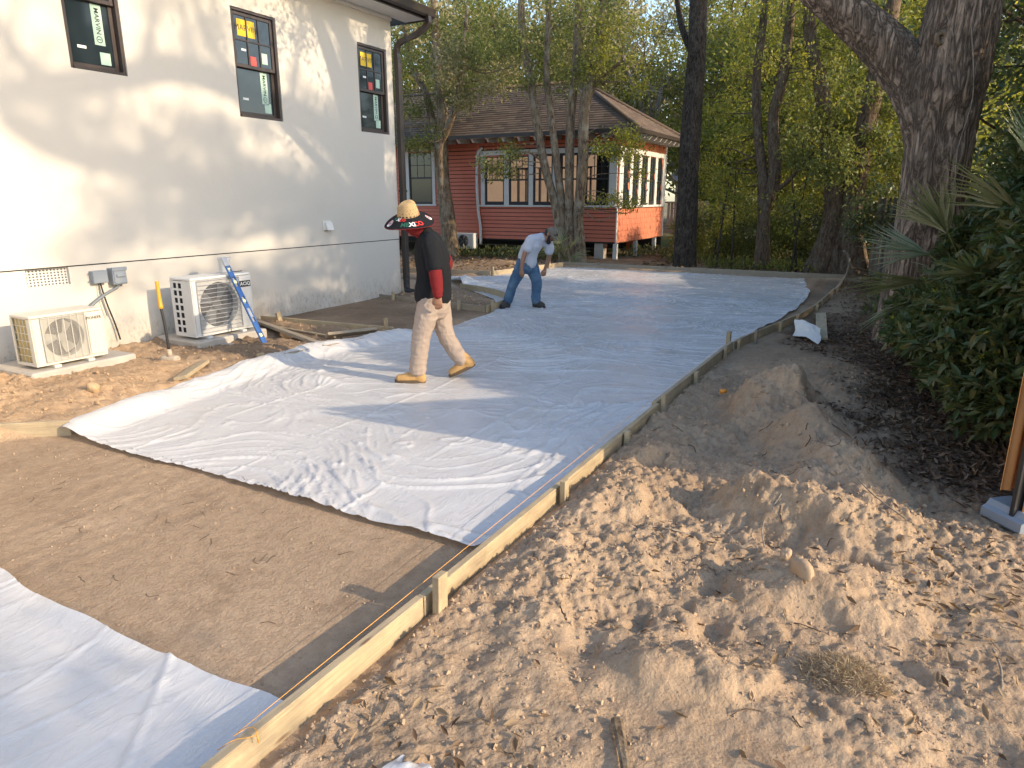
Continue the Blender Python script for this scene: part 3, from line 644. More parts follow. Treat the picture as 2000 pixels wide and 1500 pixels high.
for wi, (a, b, c, d) in enumerate(WINS):
    mb = MB(); X = WX - .035; fw = .035
    mb.box((X - .09, a, c), (X + .02, a + fw, d), 0, .004); mb.box((X - .09, b - fw, c), (X + .02, b, d), 0, .004)
    mb.box((X - .09, a + fw + .001, d - fw), (X + .02, b - fw - .001, d), 0, .004); mb.box((X - .09, a + fw + .001, c), (X + .035, b - fw - .001, c + fw), 0, .004)
    wn_ = hl(mb.build('window', M['bronze_win']))
    tag(wn_, ['window cut by the top border, highest of the three', 'middle window with bright yellow stickers', 'window nearest the downspout'][wi])
    zm = c + (d - c) * .485; A, B = a + fw + .004, b - fw - .004
    def sash(z0, z1, xo, nm):
        s_ = MB(); t = .045
        s_.box((xo - .03, A, z0), (xo, A + t, z1), 0, .004); s_.box((xo - .03, B - t, z0), (xo, B, z1), 0, .004)
        s_.box((xo - .03, A + t, z0), (xo - .001, B - t, z0 + t), 0, .004); s_.box((xo - .03, A + t, z1 - t), (xo - .001, B - t, z1), 0, .004)
        ob = s_.build(nm, M['bronze_win'], wn_); ob.location = -HO; ob.matrix_parent_inverse.identity(); ob.location = (0, 0, 0); return ob
    up = sash(zm - .02, d - fw - .002, X - .005, 'sash'); lo = sash(c + fw + .002, zm + .02, X - .045, 'sash')
    s_ = MB(); z0, z1 = zm + .025, d - fw - .047; ww = (B - A - .09) / 3; hh = (z1 - z0) / 2
    for k in (1, 2): s_.box((X - .026, A + .045 + k * ww - .009, z0), (X - .008, A + .045 + k * ww + .009, z1))
    s_.box((X - .025, A + .045, z0 + hh - .009), (X - .007, B - .045, z0 + hh + .009)); s_.build('muntins', M['bronze_win'], wn_)
    for (z0_, z1_, xo) in ((z0 - .002, z1 + .002, X - .02), (c + fw + .045, zm - .02, X - .065)):
        s_ = MB(); s_.box((xo - .004, A + .04, z0_), (xo, B - .04, z1_)); s_.build('pane', M['glass'], wn_)
    def sticker(ya_, yb_, za_, zb_, mat, xo):
        s_ = MB(); s_.box((xo, ya_, za_), (xo + .0015, yb_, zb_)); return s_.build('sticker', M[mat], wn_)
    xu, xl_ = X - .019, X - .064; L = B - A - .09; A2 = A + .045
    if wi > 0:
        zt = z1 - .04
        sticker(A2 + .05, A2 + ww - .012, zt - .21, zt, 'st_yellow', xu); sticker(A2 + ww + .012, A2 + 2 * ww - .06, zt - .21, zt, 'st_yellow', xu)
        text_on_wall('lettering', 'MARVIN', .105, 'ink', wn_, xu + .003, A2 + ww - .005, zt - .105)
        sticker(A2 + .09, A2 + .17, z0 + .17, z0 + .2, 'st_white', xu); sticker(A2 + ww + .03, A2 + ww + .13, z0, z0 + .12, 'st_red', xu); sticker(A2 + 2 * ww + .03, A2 + 2 * ww + .13, z0 + .05, z0 + .19, 'st_green', xu)
    else:
        sticker(A2 + ww * .8, A2 + ww * 1.25, z0 + .03, z0 + .2, 'st_red', xu); sticker(A2 + ww * 1.9, A2 + ww * 2.5, z0 + .03, z0 + .22, 'st_green', xu)
    yb_ = B - .12; zt = zm - .03
    sticker(yb_ - .12, yb_ - .0, zt - .42, zt, 'st_green', xl_); text_on_wall('lettering', 'MARVIN', .075, 'ink', wn_, xl_ + .003, yb_ - .06, zt - .17, -PI / 2, .001)
    s_ = MB(); tt = np.linspace(0, 2 * PI, 17)[:, None]; cc = np.hstack([tt * 0 + xl_ + .002, yb_ - .06 + .032 * np.cos(tt), zt - .36 + .032 * np.sin(tt)]); s_.tube(cc, .004, 4, cap=False); s_.tube([(xl_ + .002, yb_ - .08, zt - .36), (xl_ + .002, yb_ - .04, zt - .36)], .004, 4); s_.build('roundel', M['ink'], wn_)
    sticker(B - .2, B - .08, c + .1, c + .23, 'st_green', xl_); sticker(A2 + .08, A2 + .18, c + .24, c + .27, 'st_white', xl_)
# soffit, fascia, gutter, roof, downspout
mb = MB(); mb.box((WX + .001, Y0h - .4, 4.80), (-7.62, 10.86, 4.82)); mb.box((WX + .001, Y0h, 4.74), (WX + .03, Y1h, 4.799)); hl(mb.build('soffit', M['soffit']))
mb = MB(); mb.box((-7.62, Y0h - .4, 4.78), (-7.59, 10.88, 4.95)); mb.box((-17.4, 10.86, 4.78), (-7.621, 10.885, 4.95)); hl(mb.build('fascia', M['bronze']))
mb = MB(); prof = [(-7.588, 4.93), (-7.588, 4.82), (-7.53, 4.80), (-7.49, 4.83), (-7.475, 4.89), (-7.46, 4.94), (-7.475, 4.945), (-7.49, 4.90), (-7.505, 4.84), (-7.53, 4.815), (-7.575, 4.83), (-7.575, 4.93)]
mb.prism(prof, 1, Y0h - .4, 10.9); hl(mb.build('gutter', M['bronze']))
mb = MB(); P = crv([(-7.53, 10.74, 4.82), (-7.54, 10.72, 4.68), (-7.72, 10.62, 4.52), (-7.95, 10.52, 4.42), (-8.04, 10.5, 4.30), (-8.04, 10.5, 4.1)], 30)
def ribs(P_, a): return (1 + .05 * np.sin(np.arange(len(P_)) * 2.2))[:, None] * np.ones((1, len(a)))
V, F = tube_arrays(P, .058, 4, fn=ribs, ref=(1, 1, 0)); mb.add(V, F, 0); mb.box((-8.085, 10.455, .3), (-7.99, 10.56, 4.12), 0, .006)
mb.box((-8.09, 10.45, 1.9), (-7.98, 10.565, 1.94)); hl(mb.build('downspout', M['bronze']))
mb = MB(); mb.tube(crv([(-8.04, 10.51, .33), (-8.03, 10.5, .16), (-7.98, 10.46, .10), (-7.8, 10.40, .09)], 14), .06, 10); tag(mb.build('drain_boot', M['black']), 'black rubber drain boot under the downspout at the house corner', 'drain pipe')
mb = MB(); n_ = 10; rise = .42
for sgn in (0,):
    x0 = -7.5
    for k in range(60):
        xa = x0 - k * .14; za = 4.96 + k * .14 * rise
        if xa < -12.6: break
        y = Y0h - .4; 
        mb.add([(xa, y, za), (xa, 10.93 - k * .14, za), (xa - .15, 10.93 - k * .14 - .14, za + .15 * rise - .012), (xa - .15, y, za + .15 * rise - .012), (xa, y, za - .014), (xa, 10.93 - k * .14, za - .014)], [(0, 1, 2, 3), (0, 4, 5, 1)])
        mb.add([(xa, 10.93 - k * .14, za), (-17.5, 10.93 - k * .14, za), (-17.5, 10.93 - k * .14 - .14, za + .15 * rise - .012), (xa - .15, 10.93 - k * .14 - .14, za + .15 * rise - .012)], [(0, 1, 2, 3)])
o = hl(mb.build('roof', M['shingle'])); o['kind'] = 'stuff'

# electrical boxes on the wall, conduits
mb = MB(); mb.box((WX, 4.63, .845), (WX + .09, 4.80, .985), 0, .006); mb.tube([(WX + .02, 4.625, .955), (WX + .03, 4.61, .955)], .008, 8); mb.tube([(WX + .02, 4.625, .87), (WX + .03, 4.61, .87)], .008, 8)
tag(mb.build('junction_box', M['greyplastic']), 'plain grey square junction box on the wall, left of the disconnect box', 'junction box')
t = thing('disconnect_box', 'blue grey disconnect box with a raised handle flap on the white wall', 'electrical box', (WX, 4.93, .9))
mb = MB(); mb.box((0, -.085, -.09), (.11, .085, .10), 0, .006); mb.build('box_body', M['greyplastic'], t)
mb = MB(); mb.box((.10, -.092, .07), (.125, .092, .112), 0, .005); mb.box((.11, -.075, -.075), (.122, .075, .07), 0, .004); mb.build('box_cover', M['greyplastic'], t)
mb = MB(); mb.box((.122, -.05, -.002), (.14, .05, .035), 0, .006); mb.build('handle', M['greyplastic'], t)
mb = MB(); mb.tube(crv([(WX + .05, 4.93, .81), (WX + .06, 4.9, .77), (WX + .08, 4.72, .70), (WX + .1, 4.55, .6), (WX + .1, 4.5, .5), (WX + .1, 4.48, .2)], 24), .018, 8); mb.tube(crv([(WX + .05, 4.95, .815), (WX + .05, 4.95, .79)], 3), .024, 8)
tag(mb.build('flexible_conduit', M['conduit']), 'grey conduit curving down from the disconnect box behind the small unit', 'conduit')
mb = MB(); mb.tube(crv([(WX + .03, 4.73, .845), (WX + .05, 4.76, .6), (WX + .05, 4.82, .35), (WX + .06, 4.85, .15)], 14), .009, 6); mb.tube(crv([(WX + .03, 4.71, .845), (WX + .04, 4.70, .7), (WX + .05, 4.74, .45)], 8), .004, 5)
tag(mb.build('cable', M['black']), 'thin dark cable hanging from the junction box behind the small unit', 'cable')

# ------------------------------------------------------------------ air conditioner units
def pad(y0, y1, x0, x1, z0, z1, label):
    mb = MB(); mb.box((x0, y0, z0), (x1, y1, z1), 0, .018); tag(mb.build('concrete_pad', M['concrete']), label, 'concrete pad', 'concrete pads under the units')
pad(3.42, 4.50, -8.02, -7.20, -.02, .14, 'pale concrete pad under the small ivory unit at far left')
pad(5.26, 6.32, -8.0, -7.17, -.03, .125, 'shaded concrete pad under the larger unit behind the spirit level')
def ac_unit(label, x0, x1, y0, y1, z0, z1, cy, cz, rad, body, wire, style, fanm, panel_y):
    """front faces +X; the fan circle is centred at cy, cz"""
    t = thing('air_conditioner', label, 'air conditioner', (x1, y0, z0)); O = Vector((x1, y0, z0))
    def put(mb, nm, mat, parent=t, **k):
        o = mb.build(nm, mat, parent); off = O
        p = parent
        o.location = -O if parent is t else (0, 0, 0); return o
    mb = MB(); zt = z1
    # shell: back, sides with openings, top, bottom, front plate with round hole
    mb.box((x0, y0, zt - .03), (x1, y1, zt), 0, .008); mb.box((x0, y0, z0), (x1, y1, z0 + .025), 0, .004)
    mb.box((x0, y1 - .012, z0 + .026), (x1 - .004, y1, zt - .031)); mb.box((x0 + .001, y0 + .02, z0 + .026), (x0 + .012, y1 - .013, zt - .031), 0)
    mb.box((x1 - .07, y0, z0 + .026), (x1 - .001, y0 + .014, zt - .031), 0, .003); mb.box((x0, y0, z0 + .026), (x0 + .03, y0 + .014, zt - .031))
    n = 48; ang = np.linspace(0, 2 * PI, n, endpoint=False); Y_a, Y_b, Z_a, Z_b = y0 + .015, y1 - .013, z0 + .026, zt - .031
    circ = [(x1 - .008, cy + rad * math.cos(a), cz + rad * math.sin(a)) for a in ang]; sq = []
    for a in ang:
        c, s = math.cos(a), math.sin(a); k = min(((Y_b if c > 0 else Y_a) - cy) / c if abs(c) > 1e-6 else 9e9, ((Z_b if s > 0 else Z_a) - cz) / s if abs(s) > 1e-6 else 9e9); sq.append((x1 - .001, cy + k * c, cz + k * s))
    # snap the nearest ray points to the four corners
    for Yc, Zc in ((Y_a, Z_a), (Y_a, Z_b), (Y_b, Z_a), (Y_b, Z_b)):
        i = min(range(n), key=lambda i: (sq[i][1] - Yc) ** 2 + (sq[i][2] - Zc) ** 2); sq[i] = (x1 - .001, Yc, Zc)
    V = circ + sq + [(x1 - .10, p[1], p[2]) for p in circ]; F = [(i, (i + 1) % n, n + (i + 1) % n, n + i) for i in range(n)] + [(i, 2 * n + i, 2 * n + (i + 1) % n, (i + 1) % n) for i in range(n)]
    mb.add(V, F); case = put(mb, 'casing', M[body])
    mb = MB(); mb.add([(x1 - .14, cy + rad * 1.02 * math.cos(a), cz + rad * 1.02 * math.sin(a)) for a in ang], [tuple(range(n))]); mb.box((x0 + .03, y0 + .05, z0 + .03), (x1 - .16, y1 - .02, zt - .04)); put(mb, 'dark_interior', M['inside'])
    mb = MB()
    for k in range(3 if style == 'ivory' else 4):
        a0 = k * 2 * PI / (3 if style == 'ivory' else 4) + .5; V = []
        for i in range(7):
            r = rad * (.2 + .72 * i / 6)
            for s_, dx in ((0, -.035), (1, .0)): a = a0 + s_ * (.9 - .25 * i / 6) + .25 * i / 6; V.append((x1 - .065 + dx, cy + r * math.cos(a), cz + r * math.sin(a)))
        mb.add(V, [(2 * i, 2 * i + 1, 2 * i + 3, 2 * i + 2) for i in range(6)], 0, True)
    mb.tube([(x1 - .11, cy, cz), (x1 - .05, cy, cz)], rad * .22, 16); put(mb, 'fan', M[fanm])
    mb = MB(); xg = x1 + .012; gy0, gy1, gz0, gz1 = cy - rad * 1.1, cy + rad * 1.1, cz - rad * 1.13, cz + rad * 1.13
    for k in range(42):                                   # fine wires
        z = gz0 + (gz1 - gz0) * k / 41
        if style == 'ivory': mb.tube([(xg, gy0, z), (xg, gy1, z)], .0021, 4, cap=False)
        else:
            y = gy0 + (gy1 - gy0) * k / 41; mb.tube([(xg, y, gz0), (xg, y, gz1)], .0022, 4, cap=False)
    for k in range(7 if style == 'ivory' else 13):        # stouter ribs
        if style == 'ivory': y = gy0 + (gy1 - gy0) * k / 6; mb.tube([(xg + .004, y, gz0), (xg + .004, y, gz1)], .0038, 5, cap=False)
        else: z = gz0 + (gz1 - gz0) * k / 12; mb.tube([(xg + .004, gy0, z), (xg + .004, gy1, z)], .0042, 5, cap=False)
    for p, q in (((gy0, gz0), (gy1, gz0)), ((gy1, gz0), (gy1, gz1)), ((gy1, gz1), (gy0, gz1)), ((gy0, gz1), (gy0, gz0))): mb.tube([(x1 + .006, *p), (x1 + .006, *q)], .006, 5)
    o = put(mb, 'fan_grille', M[wire])
    # front side panel with louvres
    mb = MB(); py0, py1 = panel_y, y1 - .03; mb.box((x1 + .001, py0, z0 + .03), (x1 + .008, py1, zt - .045), 0, .004)
    if style == 'ivory':
        for k in range(5): z = z0 + .1 + k * (zt - z0) * .075; mb.box((x1 + .008, py0 + .015, z), (x1 + .0105, py1 - .03, z + .003))
    put(mb, 'front_panel', M[body])
    # left end: coil seen through a grid
    mb = MB(); mb.box((x0 + .03, y0 + .022, z0 + .03), (x1 - .08, y0 + .03, zt - .035)); put(mb, 'coil', M['brassfin' if style == 'ivory' else 'inside'])
    mb = MB(); nr = 7; xs = [x0 + .03 + (x1 - .1 - x0) * k / 2 for k in range(3)]
    if style == 'ivory':
        for xk in np.linspace(x0 + .03, x1 - .07, 5): mb.tube([(xk, y0 + .008, z0 + .03), (xk, y0 + .008, zt - .03)], .004, 5)
        for k in range(nr): z = z0 + .03 + (zt - z0 - .06) * k / (nr - 1); mb.tube([(x0 + .03, y0 + .006, z), (x1 - .07, y0 + .006, z)], .004, 5)
    else:
        for xk in (x0 + .035, x0 + .125, x0 + .215): mb.box((xk - .018, y0 + .002, z0 + .03), (xk + .012, y0 + .014, zt - .04), 0, .003)
        mb.box((x0 + .23, y0 + .001, z0 + .027), (x1 - .071, y0 + .0135, zt - .032))
        for k in range(8): z = z0 + .035 + (zt - z0 - .085) * k / 7; mb.box((x0 + .03, y0 + .003, z - .014), (x0 + .225, y0 + .013, z + .014), 0, .003)
    put(mb, 'end_grid', M[body])
    for yy in (y0 + .18, y1 - .2):
        mb = MB(); mb.box((x0 + .02, yy - .035, z0 - .032), (x1 + .035, yy + .035, z0 - .002), 0, .004); put(mb, 'foot', M[body])
    if style == 'ivory':
        tx = text_on_wall('lettering', 'PIONEER', .042, 'ink', t, .0102, (py0 + py1) / 2 - y0, zt - .095 - z0, bold=.0008, sx=.95)
        mb = MB(); mb.tube(crv([(x0 + .2, y1, z0 + .38), (x0 + .2, y1 + .05, z0 + .22), (x0 + .22, y1 + .06, z0 + .14), (x0 + .2, y1 + .02, z0 + .05)], 14), .016, 8); mb.box((x0 + .12, y1, z0 + .04), (x0 + .3, y1 + .03, z0 + .18), 0, .006); put(mb, 'line_set', M['black'])
    else:
        mb = MB(); mb.box((x1 + .008, py0 + .0, zt - .175), (x1 + .0095, py1 + .012, zt - .095)); bd = put(mb, 'badge', M['ink'])
        tx = text_on_wall('lettering', 'ACiQ', .062, 'st_white', t, .012, (py0 + py1) / 2 + .006 - y0, zt - .135 - z0, bold=.0015, sx=1.05)
        mb = MB(); mb.box((x1 + .008, py0 + .12, z0 + .14), (x1 + .0095, py1 - .005, z0 + .3)); put(mb, 'rating_plate', M['trim'])
    return t
ac_unit('small ivory air conditioner marked PIONEER standing on the pad at far left', -7.66, -7.30, 3.53, 4.25, .172, .68, 3.84, .425, .195, 'ac_white', 'wire', 'ivory', 'fan2', 4.055 + .02)
ac_unit('larger white air conditioner marked ACiQ, a blue level leaning on it', -7.66, -7.28, 5.33, 6.22, .157, .87, 5.715, .515, .28, 'ac_white2', 'wire2', 'white', 'fan', 6.03)

# ------------------------------------------------------------------ loose things by the wall
t = thing('spirit_level', 'long blue spirit level leaning on the larger air conditioner', 'spirit level', (-6.62, 5.8, .03))
LA, LB = Vector((-6.62, 5.80, .045)), Vector((-7.36, 5.9, 1.10)); D = (LB - LA); LL = D.length; Xa = D.normalized(); Ya = Vector((.25, 1, 0)); Ya = (Ya - Xa * Ya.dot(Xa)).normalized(); Za = Xa.cross(Ya)
LM = Matrix((Xa, Ya, Za)).transposed().to_4x4()
root_m = LM
def lv(mb, nm, mat): o = mb.build(nm, M[mat], t); o.matrix_local = root_m; return o
mb = MB()
wd = .032
segs = [0.0, .06, .20, .30, .50, .62, .78, .90, 1.10, LL - .06]
mb.box((.05, -wd, -.004), (LL - .13, -wd + .014, .022), 0, .002); mb.box((.05, wd - .014, -.004), (LL - .13, wd, .022), 0, .002)
for a, b in ((.05, .14), (.20, .36), (.55, .62), (.72, .86), (1.0, 1.08), (1.13, LL - .13)): mb.box((a, -wd + .014, 0), (b, wd - .014, .018))
lv(mb, 'frame', 'level_blue')
mb = MB(); mb.box((0, -wd - .001, -.005), (.05, wd + .001, .023), 0, .003); mb.box((LL - .13, -wd - .001, -.005), (LL, wd + .001, .023), 0, .003); mb.box((.42, -wd + .015, .001), (.56, wd - .015, .017)); lv(mb, 'end_cap', 'alu')
for c in (.17, .66, .93, LL - .16):
    mb = MB(); mb.tube([(c, 0, .0), (c, 0, .026)], .024, 14); lv(mb, 'vial', 'vial')
t = thing('sledgehammer', 'muddy sledgehammer standing on its head with a yellow grip', 'sledgehammer', (-6.74, 4.58, .06), R(20))
mb = MB(); V, F = tube_arrays([(-.10, 0, .045), (-.095, 0, .045), (-.06, 0, .045), (.06, 0, .045), (.095, 0, .045), (.10, 0, .045)], [.03, .045, .05, .05, .045, .03], 10); mb.add(V, F, 0, True); mb.f += [tuple(range(10)), tuple(range(50, 60))]; mb.m += [0, 0]; mb.sm += [False, False]
mb.tube([(0, 0, .08), (0, 0, .16)], [.034, .022], 8); mb.build('head', M['mudsteel'], t)
mb = MB(); mb.tube(crv([(0, 0, .1), (-.01, 0, .4), (-.03, 0, .62)], 8), .0145, 8); mb.build('shaft', M['black'], t)
mb = MB(); mb.tube(crv([(-.028, 0, .60), (-.032, 0, .68), (-.036, 0, .86), (-.038, 0, .89)], 10), [.022, .024, .022, .02, .019, .019, .019, .019, .02, .022], 8); mb.build('grip', M['yellow_grip'], t)
t = thing('bucket', 'small pale grey bucket on top of the larger unit behind the level', 'bucket', (-7.5, 6.02, .872))
mb = MB(); mb.tube([(0, 0, 0), (0, 0, .02), (0, 0, .17), (0, 0, .178), (0, 0, .19)], [.064, .066, .076, .082, .082], 20); mb.build('pail', M['cup'], t)
mb = MB(); mb.tube(crv([(.06, .06, .012), (.1, .1, .01), (.13, .14, .016), (.09, .18, .01)], 10), .006, 6); mb.build('lanyard', M['black'], t)

# ------------------------------------------------------------------ red house on piers
RH = thing('red_house', 'red lap sided cottage on piers with a brown shingle roof behind the trees', 'house', (-7.2, 19.5, 0)); RO = Vector((-7.2, 19.5, 0))
def rp(mb, nm, mat, parent=RH, kind=None):
    o = mb.build(nm, M[mat], parent); o.location = -RO if parent is RH else (0, 0, 0)
    if kind: o['kind'] = kind
    return o
FX0, FX1, FY, BZ, TZ, SY1 = -19.0, -7.2, 19.5, .52, 3.58, 24.0
FW = [(-14.62, -13.68, 1.6, 3.28)] + [(a, b, 1.62, 3.06) for a, b in ((-11.65, -10.95), (-10.78, -10.08), (-9.93, -9.27), (-9.05, -8.36), (-8.21, -7.46))]
SW = [(19.85 + k * .82, 19.85 + k * .82 + .58, 1.62, 3.06) for k in range(5)]
def inwin(x, z0, z1, L): return any(a < x < b and c < (z0 + z1) / 2 < d for a, b, c, d in L)
mb = MB(); nrow = 26; dz = (TZ - BZ) / nrow
for k in range(nrow):                                        # lap siding, front
    z0, z1 = BZ + k * dz, BZ + (k + 1) * dz; cuts = sorted({FX0, FX1, -11.87, *[q for w_ in FW if w_[2] < z1 and w_[3] > z0 for q in w_[:2]]})
    for a, b in zip(cuts, cuts[1:]):
        if inwin((a + b) / 2, z0, z1, FW): continue
        z0 += .009; mb.add([(a, FY - .026, z0), (b, FY - .026, z0), (b, FY - .008, z1), (a, FY - .008, z1), (a, FY, z0), (b, FY, z0)], [(0, 1, 2, 3), (0, 4, 5, 1)])
rp(mb, 'siding', 'redpaint', kind='stuff')
mb = MB(); sr = random.Random(3); nrow = 18; dz = (TZ - BZ) / nrow
for k in range(nrow):                                        # wood shingles on the sunlit side
    z0, z1 = BZ + k * dz, BZ + (k + 1) * dz; y = FY - sr.random() * .12
    while y < SY1:
        wdt = .11 + sr.random() * .12; a, b = max(y, FY), min(y + wdt - .006, SY1); y += wdt
        if b - a < .02 or inwin((a + b) / 2, z0, z1, SW): continue
        dn = sr.random() * .012; pr_ = .02 + sr.random() * .01
        mb.add([(FX1 + pr_, a, z0 - dn), (FX1 + pr_, b, z0 - dn), (FX1 + .004, b, z1 + .02), (FX1 + .004, a, z1 + .02), (FX1, a, z0 - dn), (FX1, b, z0 - dn)], [(0, 1, 2, 3), (0, 4, 5, 1), (1, 5, 2), (0, 3, 4)])
rp(mb, 'shingle_cladding', 'redshingle', kind='stuff')
mb = MB()
def holes_wall_x(y, x0, x1, z0, z1, holes, rev):
    V, F = wall_with_holes(x0, x1, z0, z1, holes, 0, rev); return [(p[1], y - p[0], p[2]) for p in V], F
V, F = holes_wall_x(FY + .002, FX0, FX1 - .002, BZ, TZ, FW, -.0); V = [(p[0], p[1] if abs(p[1] - FY) < .05 else p[1], p[2]) for p in V]; mb.add(V, F)
V, F = wall_with_holes(FY + .003, SY1, BZ, TZ, SW, FX1 - .002, .08); mb.add(V, F)
mb.add([(FX0, SY1, BZ), (FX1, SY1, BZ), (FX1, SY1, TZ), (FX0, SY1, TZ)], [(0, 1, 2, 3)]); mb.add([(FX0, FY, BZ), (FX0, SY1, BZ), (FX0, SY1, TZ), (FX0, FY, TZ)], [(0, 1, 2, 3)])
mb.box((FX0, FY + .01, BZ - .03), (FX1 - .01, SY1 - .01, BZ + .0)); rp(mb, 'wall', 'inside')  # wall coloured dark so the gaps between siding courses read as shadow lines
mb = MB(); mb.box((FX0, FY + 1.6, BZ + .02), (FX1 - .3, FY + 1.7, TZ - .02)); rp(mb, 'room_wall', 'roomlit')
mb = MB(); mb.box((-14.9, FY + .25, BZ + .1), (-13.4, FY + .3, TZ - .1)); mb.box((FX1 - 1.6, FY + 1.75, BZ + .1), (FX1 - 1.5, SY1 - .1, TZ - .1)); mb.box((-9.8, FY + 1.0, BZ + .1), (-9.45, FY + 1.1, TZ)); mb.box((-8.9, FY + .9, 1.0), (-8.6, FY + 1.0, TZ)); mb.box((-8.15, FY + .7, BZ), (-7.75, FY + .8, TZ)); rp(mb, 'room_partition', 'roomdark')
mb = MB()
for xa in (-11.3, -10.5, -9.75, -9.0, -8.45): mb.box((xa, FY + 1.5, BZ + .1), (xa + .06, FY + 1.59, 2.75)); mb.box((xa + .3, FY + 1.5, BZ + .1), (xa + .35, FY + 1.59, 2.75)); mb.box((xa, FY + 1.5, 2.7), (xa + .35, FY + 1.58, 2.76))
rp(mb, 'room_door_frame', 'trim')
# trim bands
mb = MB(); fy = FY - .03
for a, b in zip([FX1 + .0] , [0]): pass
xs = [-11.80] + [v for w_ in FW[1:] for v in w_[:2]] + [-7.22]
for i in range(0, len(xs), 2): mb.box((xs[i], fy, 1.56), (xs[i + 1], FY + .03, 3.2), 0, .004)
mb.box((-11.83, fy - .012, 3.08), (-7.2, fy - .002, 3.22)); mb.box((-11.84, fy - .05, 1.53), (-7.2, fy - .004, 1.585), 0, .004)
a, b, c, d = FW[0]
mb.box((a - .12, fy, c), (a, FY + .03, d)); mb.box((b, fy, c), (b + .12, FY + .03, d)); mb.box((a - .14, fy - .004, d), (b + .14, FY + .03, d + .15)); mb.box((a - .16, fy - .03, c - .06), (b + .16, FY + .03, c))
ys = [19.53] + [v for w_ in SW for v in w_[:2]] + [23.98]
for i in range(0, len(ys), 2): mb.box((FX1 - .03, ys[i], 1.56), (FX1 + .04, ys[i + 1], 3.2), 0, .004)
mb.box((FX1 + .041, 19.5, 3.08), (FX1 + .05, 24, 3.22)); mb.box((FX1 + .0, 19.46, 1.52), (FX1 + .09, 24.02, 1.58))
mb.box((FX1 - .0, 19.44, BZ - .02), (FX1 + .035, 19.50, 1.52)); mb.box((FX1 - .04, 23.96, BZ), (FX1 + .05, 24.04, TZ)); 
rp(mb, 'window_trim', 'trim')
mb = MB(); mb.box((-11.93, FY - .045, BZ), (-11.81, FY - .02, TZ)); rp(mb, 'corner_board', 'redpaint')
def rwin(a, b, c, d, axis, lit):
    def bx(mb, u0, u1, d0, d1, z0, z1):
        if axis == 'x': mb.box((u0, FY + d0, z0), (u1, FY + d1, z1))
        else: mb.box((FX1 - d1, u0, z0), (FX1 - d0, u1, z1))
    mb = MB(); zm = (c + d) / 2
    for (p, q, z0, z1) in ((a, a + .05, c, d), (b - .05, b, c, d), (a + .05, b - .05, c, c + .07), (a + .05, b - .05, d - .05, d), (a + .05, b - .05, zm - .025, zm + .025)): bx(mb, p, q, .0, .05, z0, z1)
    f = rp(mb, 'window', 'black'); mb = MB(); wd_ = (b - a - .1) / 3
    for k in (1, 2): bx(mb, a + .05 + k * wd_ - .01, a + .05 + k * wd_ + .01, .012, .03, zm + .026, d - .051)
    zc = zm + (d - zm) * .48; bx(mb, a + .051, b - .051, .010, .032, zc - .01, zc + .01); rp(mb, 'muntins', 'black', f)
    mb = MB(); bx(mb, a + .04, b - .04, .018, .024, c + .05, d - .04); rp(mb, 'pane', 'clearglass' if lit else 'glass', f)
for i, (a, b, c, d) in enumerate(FW): rwin(a, b, c, d, 'x', i > 0)
for a, b, c, d in SW: rwin(a, b, c, d, 'y', False)
# roof: shingle courses on the front and right slopes
EX0, EX1, EY0, EY1, EZ = -20, -6.42, 18.72, 23.9, 3.62; RY, RZ = 21.3, 5.28; RX = -9.2
def front_pt(x, t): return (x, EY0 + (RY - EY0) * t, EZ + (RZ - EZ) * t)
mb = MB(); nc = 22; sr = random.Random(5)
for k in range(nc):
    t0, t1 = k / nc, (k + 1) / nc + .004; xr0, xr1 = EX1 + (RX - EX1) * t0, EX1 + (RX - EX1) * t1; x = EX0
    while x < xr0:
        w_ = .22 + sr.random() * .12; x2 = min(x + w_ - .006, xr0); x2b = min(x2, xr1); xb = min(x, xr1)
        p0, p1, p2, p3 = front_pt(x, t0), front_pt(x2, t0), front_pt(x2b, t1), front_pt(xb, t1); l = .02 + sr.random() * .006
        mb.add([(p0[0], p0[1], p0[2] + l), (p1[0], p1[1], p1[2] + l), (p2[0], p2[1], p2[2] + .004), (p3[0], p3[1], p3[2] + .004), p0, p1], [(0, 1, 2, 3), (0, 4, 5, 1)]); x += w_
    y0 = EY0 + (RY - EY0) * t0; y1 = EY1 + (RY - EY1) * t0; y = y0
    while y < y1:
        w_ = .22 + sr.random() * .12; y2 = min(y + w_ - .006, y1); q = lambda yy, t: (EX1 + (RX - EX1) * t, min(max(yy, EY0 + (RY - EY0) * t), EY1 + (RY - EY1) * t), EZ + (RZ - EZ) * t)
        p0, p1, p2, p3 = q(y, t0), q(y2, t0), q(y2, t1), q(y, t1); l = .02
        mb.add([(p0[0], p0[1], p0[2] + l), (p1[0], p1[1], p1[2] + l), (p2[0], p2[1], p2[2] + .004), (p3[0], p3[1], p3[2] + .004), p0, p1], [(0, 1, 2, 3), (0, 4, 5, 1)]); y += w_
rp(mb, 'shingles', 'shingle', kind='stuff')
mb = MB(); mb.add([(EX0, EY0, EZ), (EX1, EY0, EZ), (EX1, EY1, EZ), (EX0, EY1, EZ), (RX, RY, RZ), (EX0, RY, RZ)], [(0, 1, 4, 5), (1, 2, 4), (2, 3, 5, 4), (0, 3, 2, 1), (0, 5, 3)])
mb.box((EX0, EY0 - .01, EZ - .09), (EX1, EY0 + .02, EZ + .012)); mb.box((EX1 - .02, EY0 + .02, EZ - .09), (EX1 + .01, EY1, EZ + .012)); rp(mb, 'roof', 'bronze')
mb = MB(); V = [(EX1, EY0, EZ + .035), (RX, RY, RZ + .04), (EX0, RY, RZ + .04)]; 
for p, q in ((V[0], V[1]), (V[1], V[2]), ((EX1, EY1, EZ + .035), V[1])): mb.tube([p, q], .055, 6)
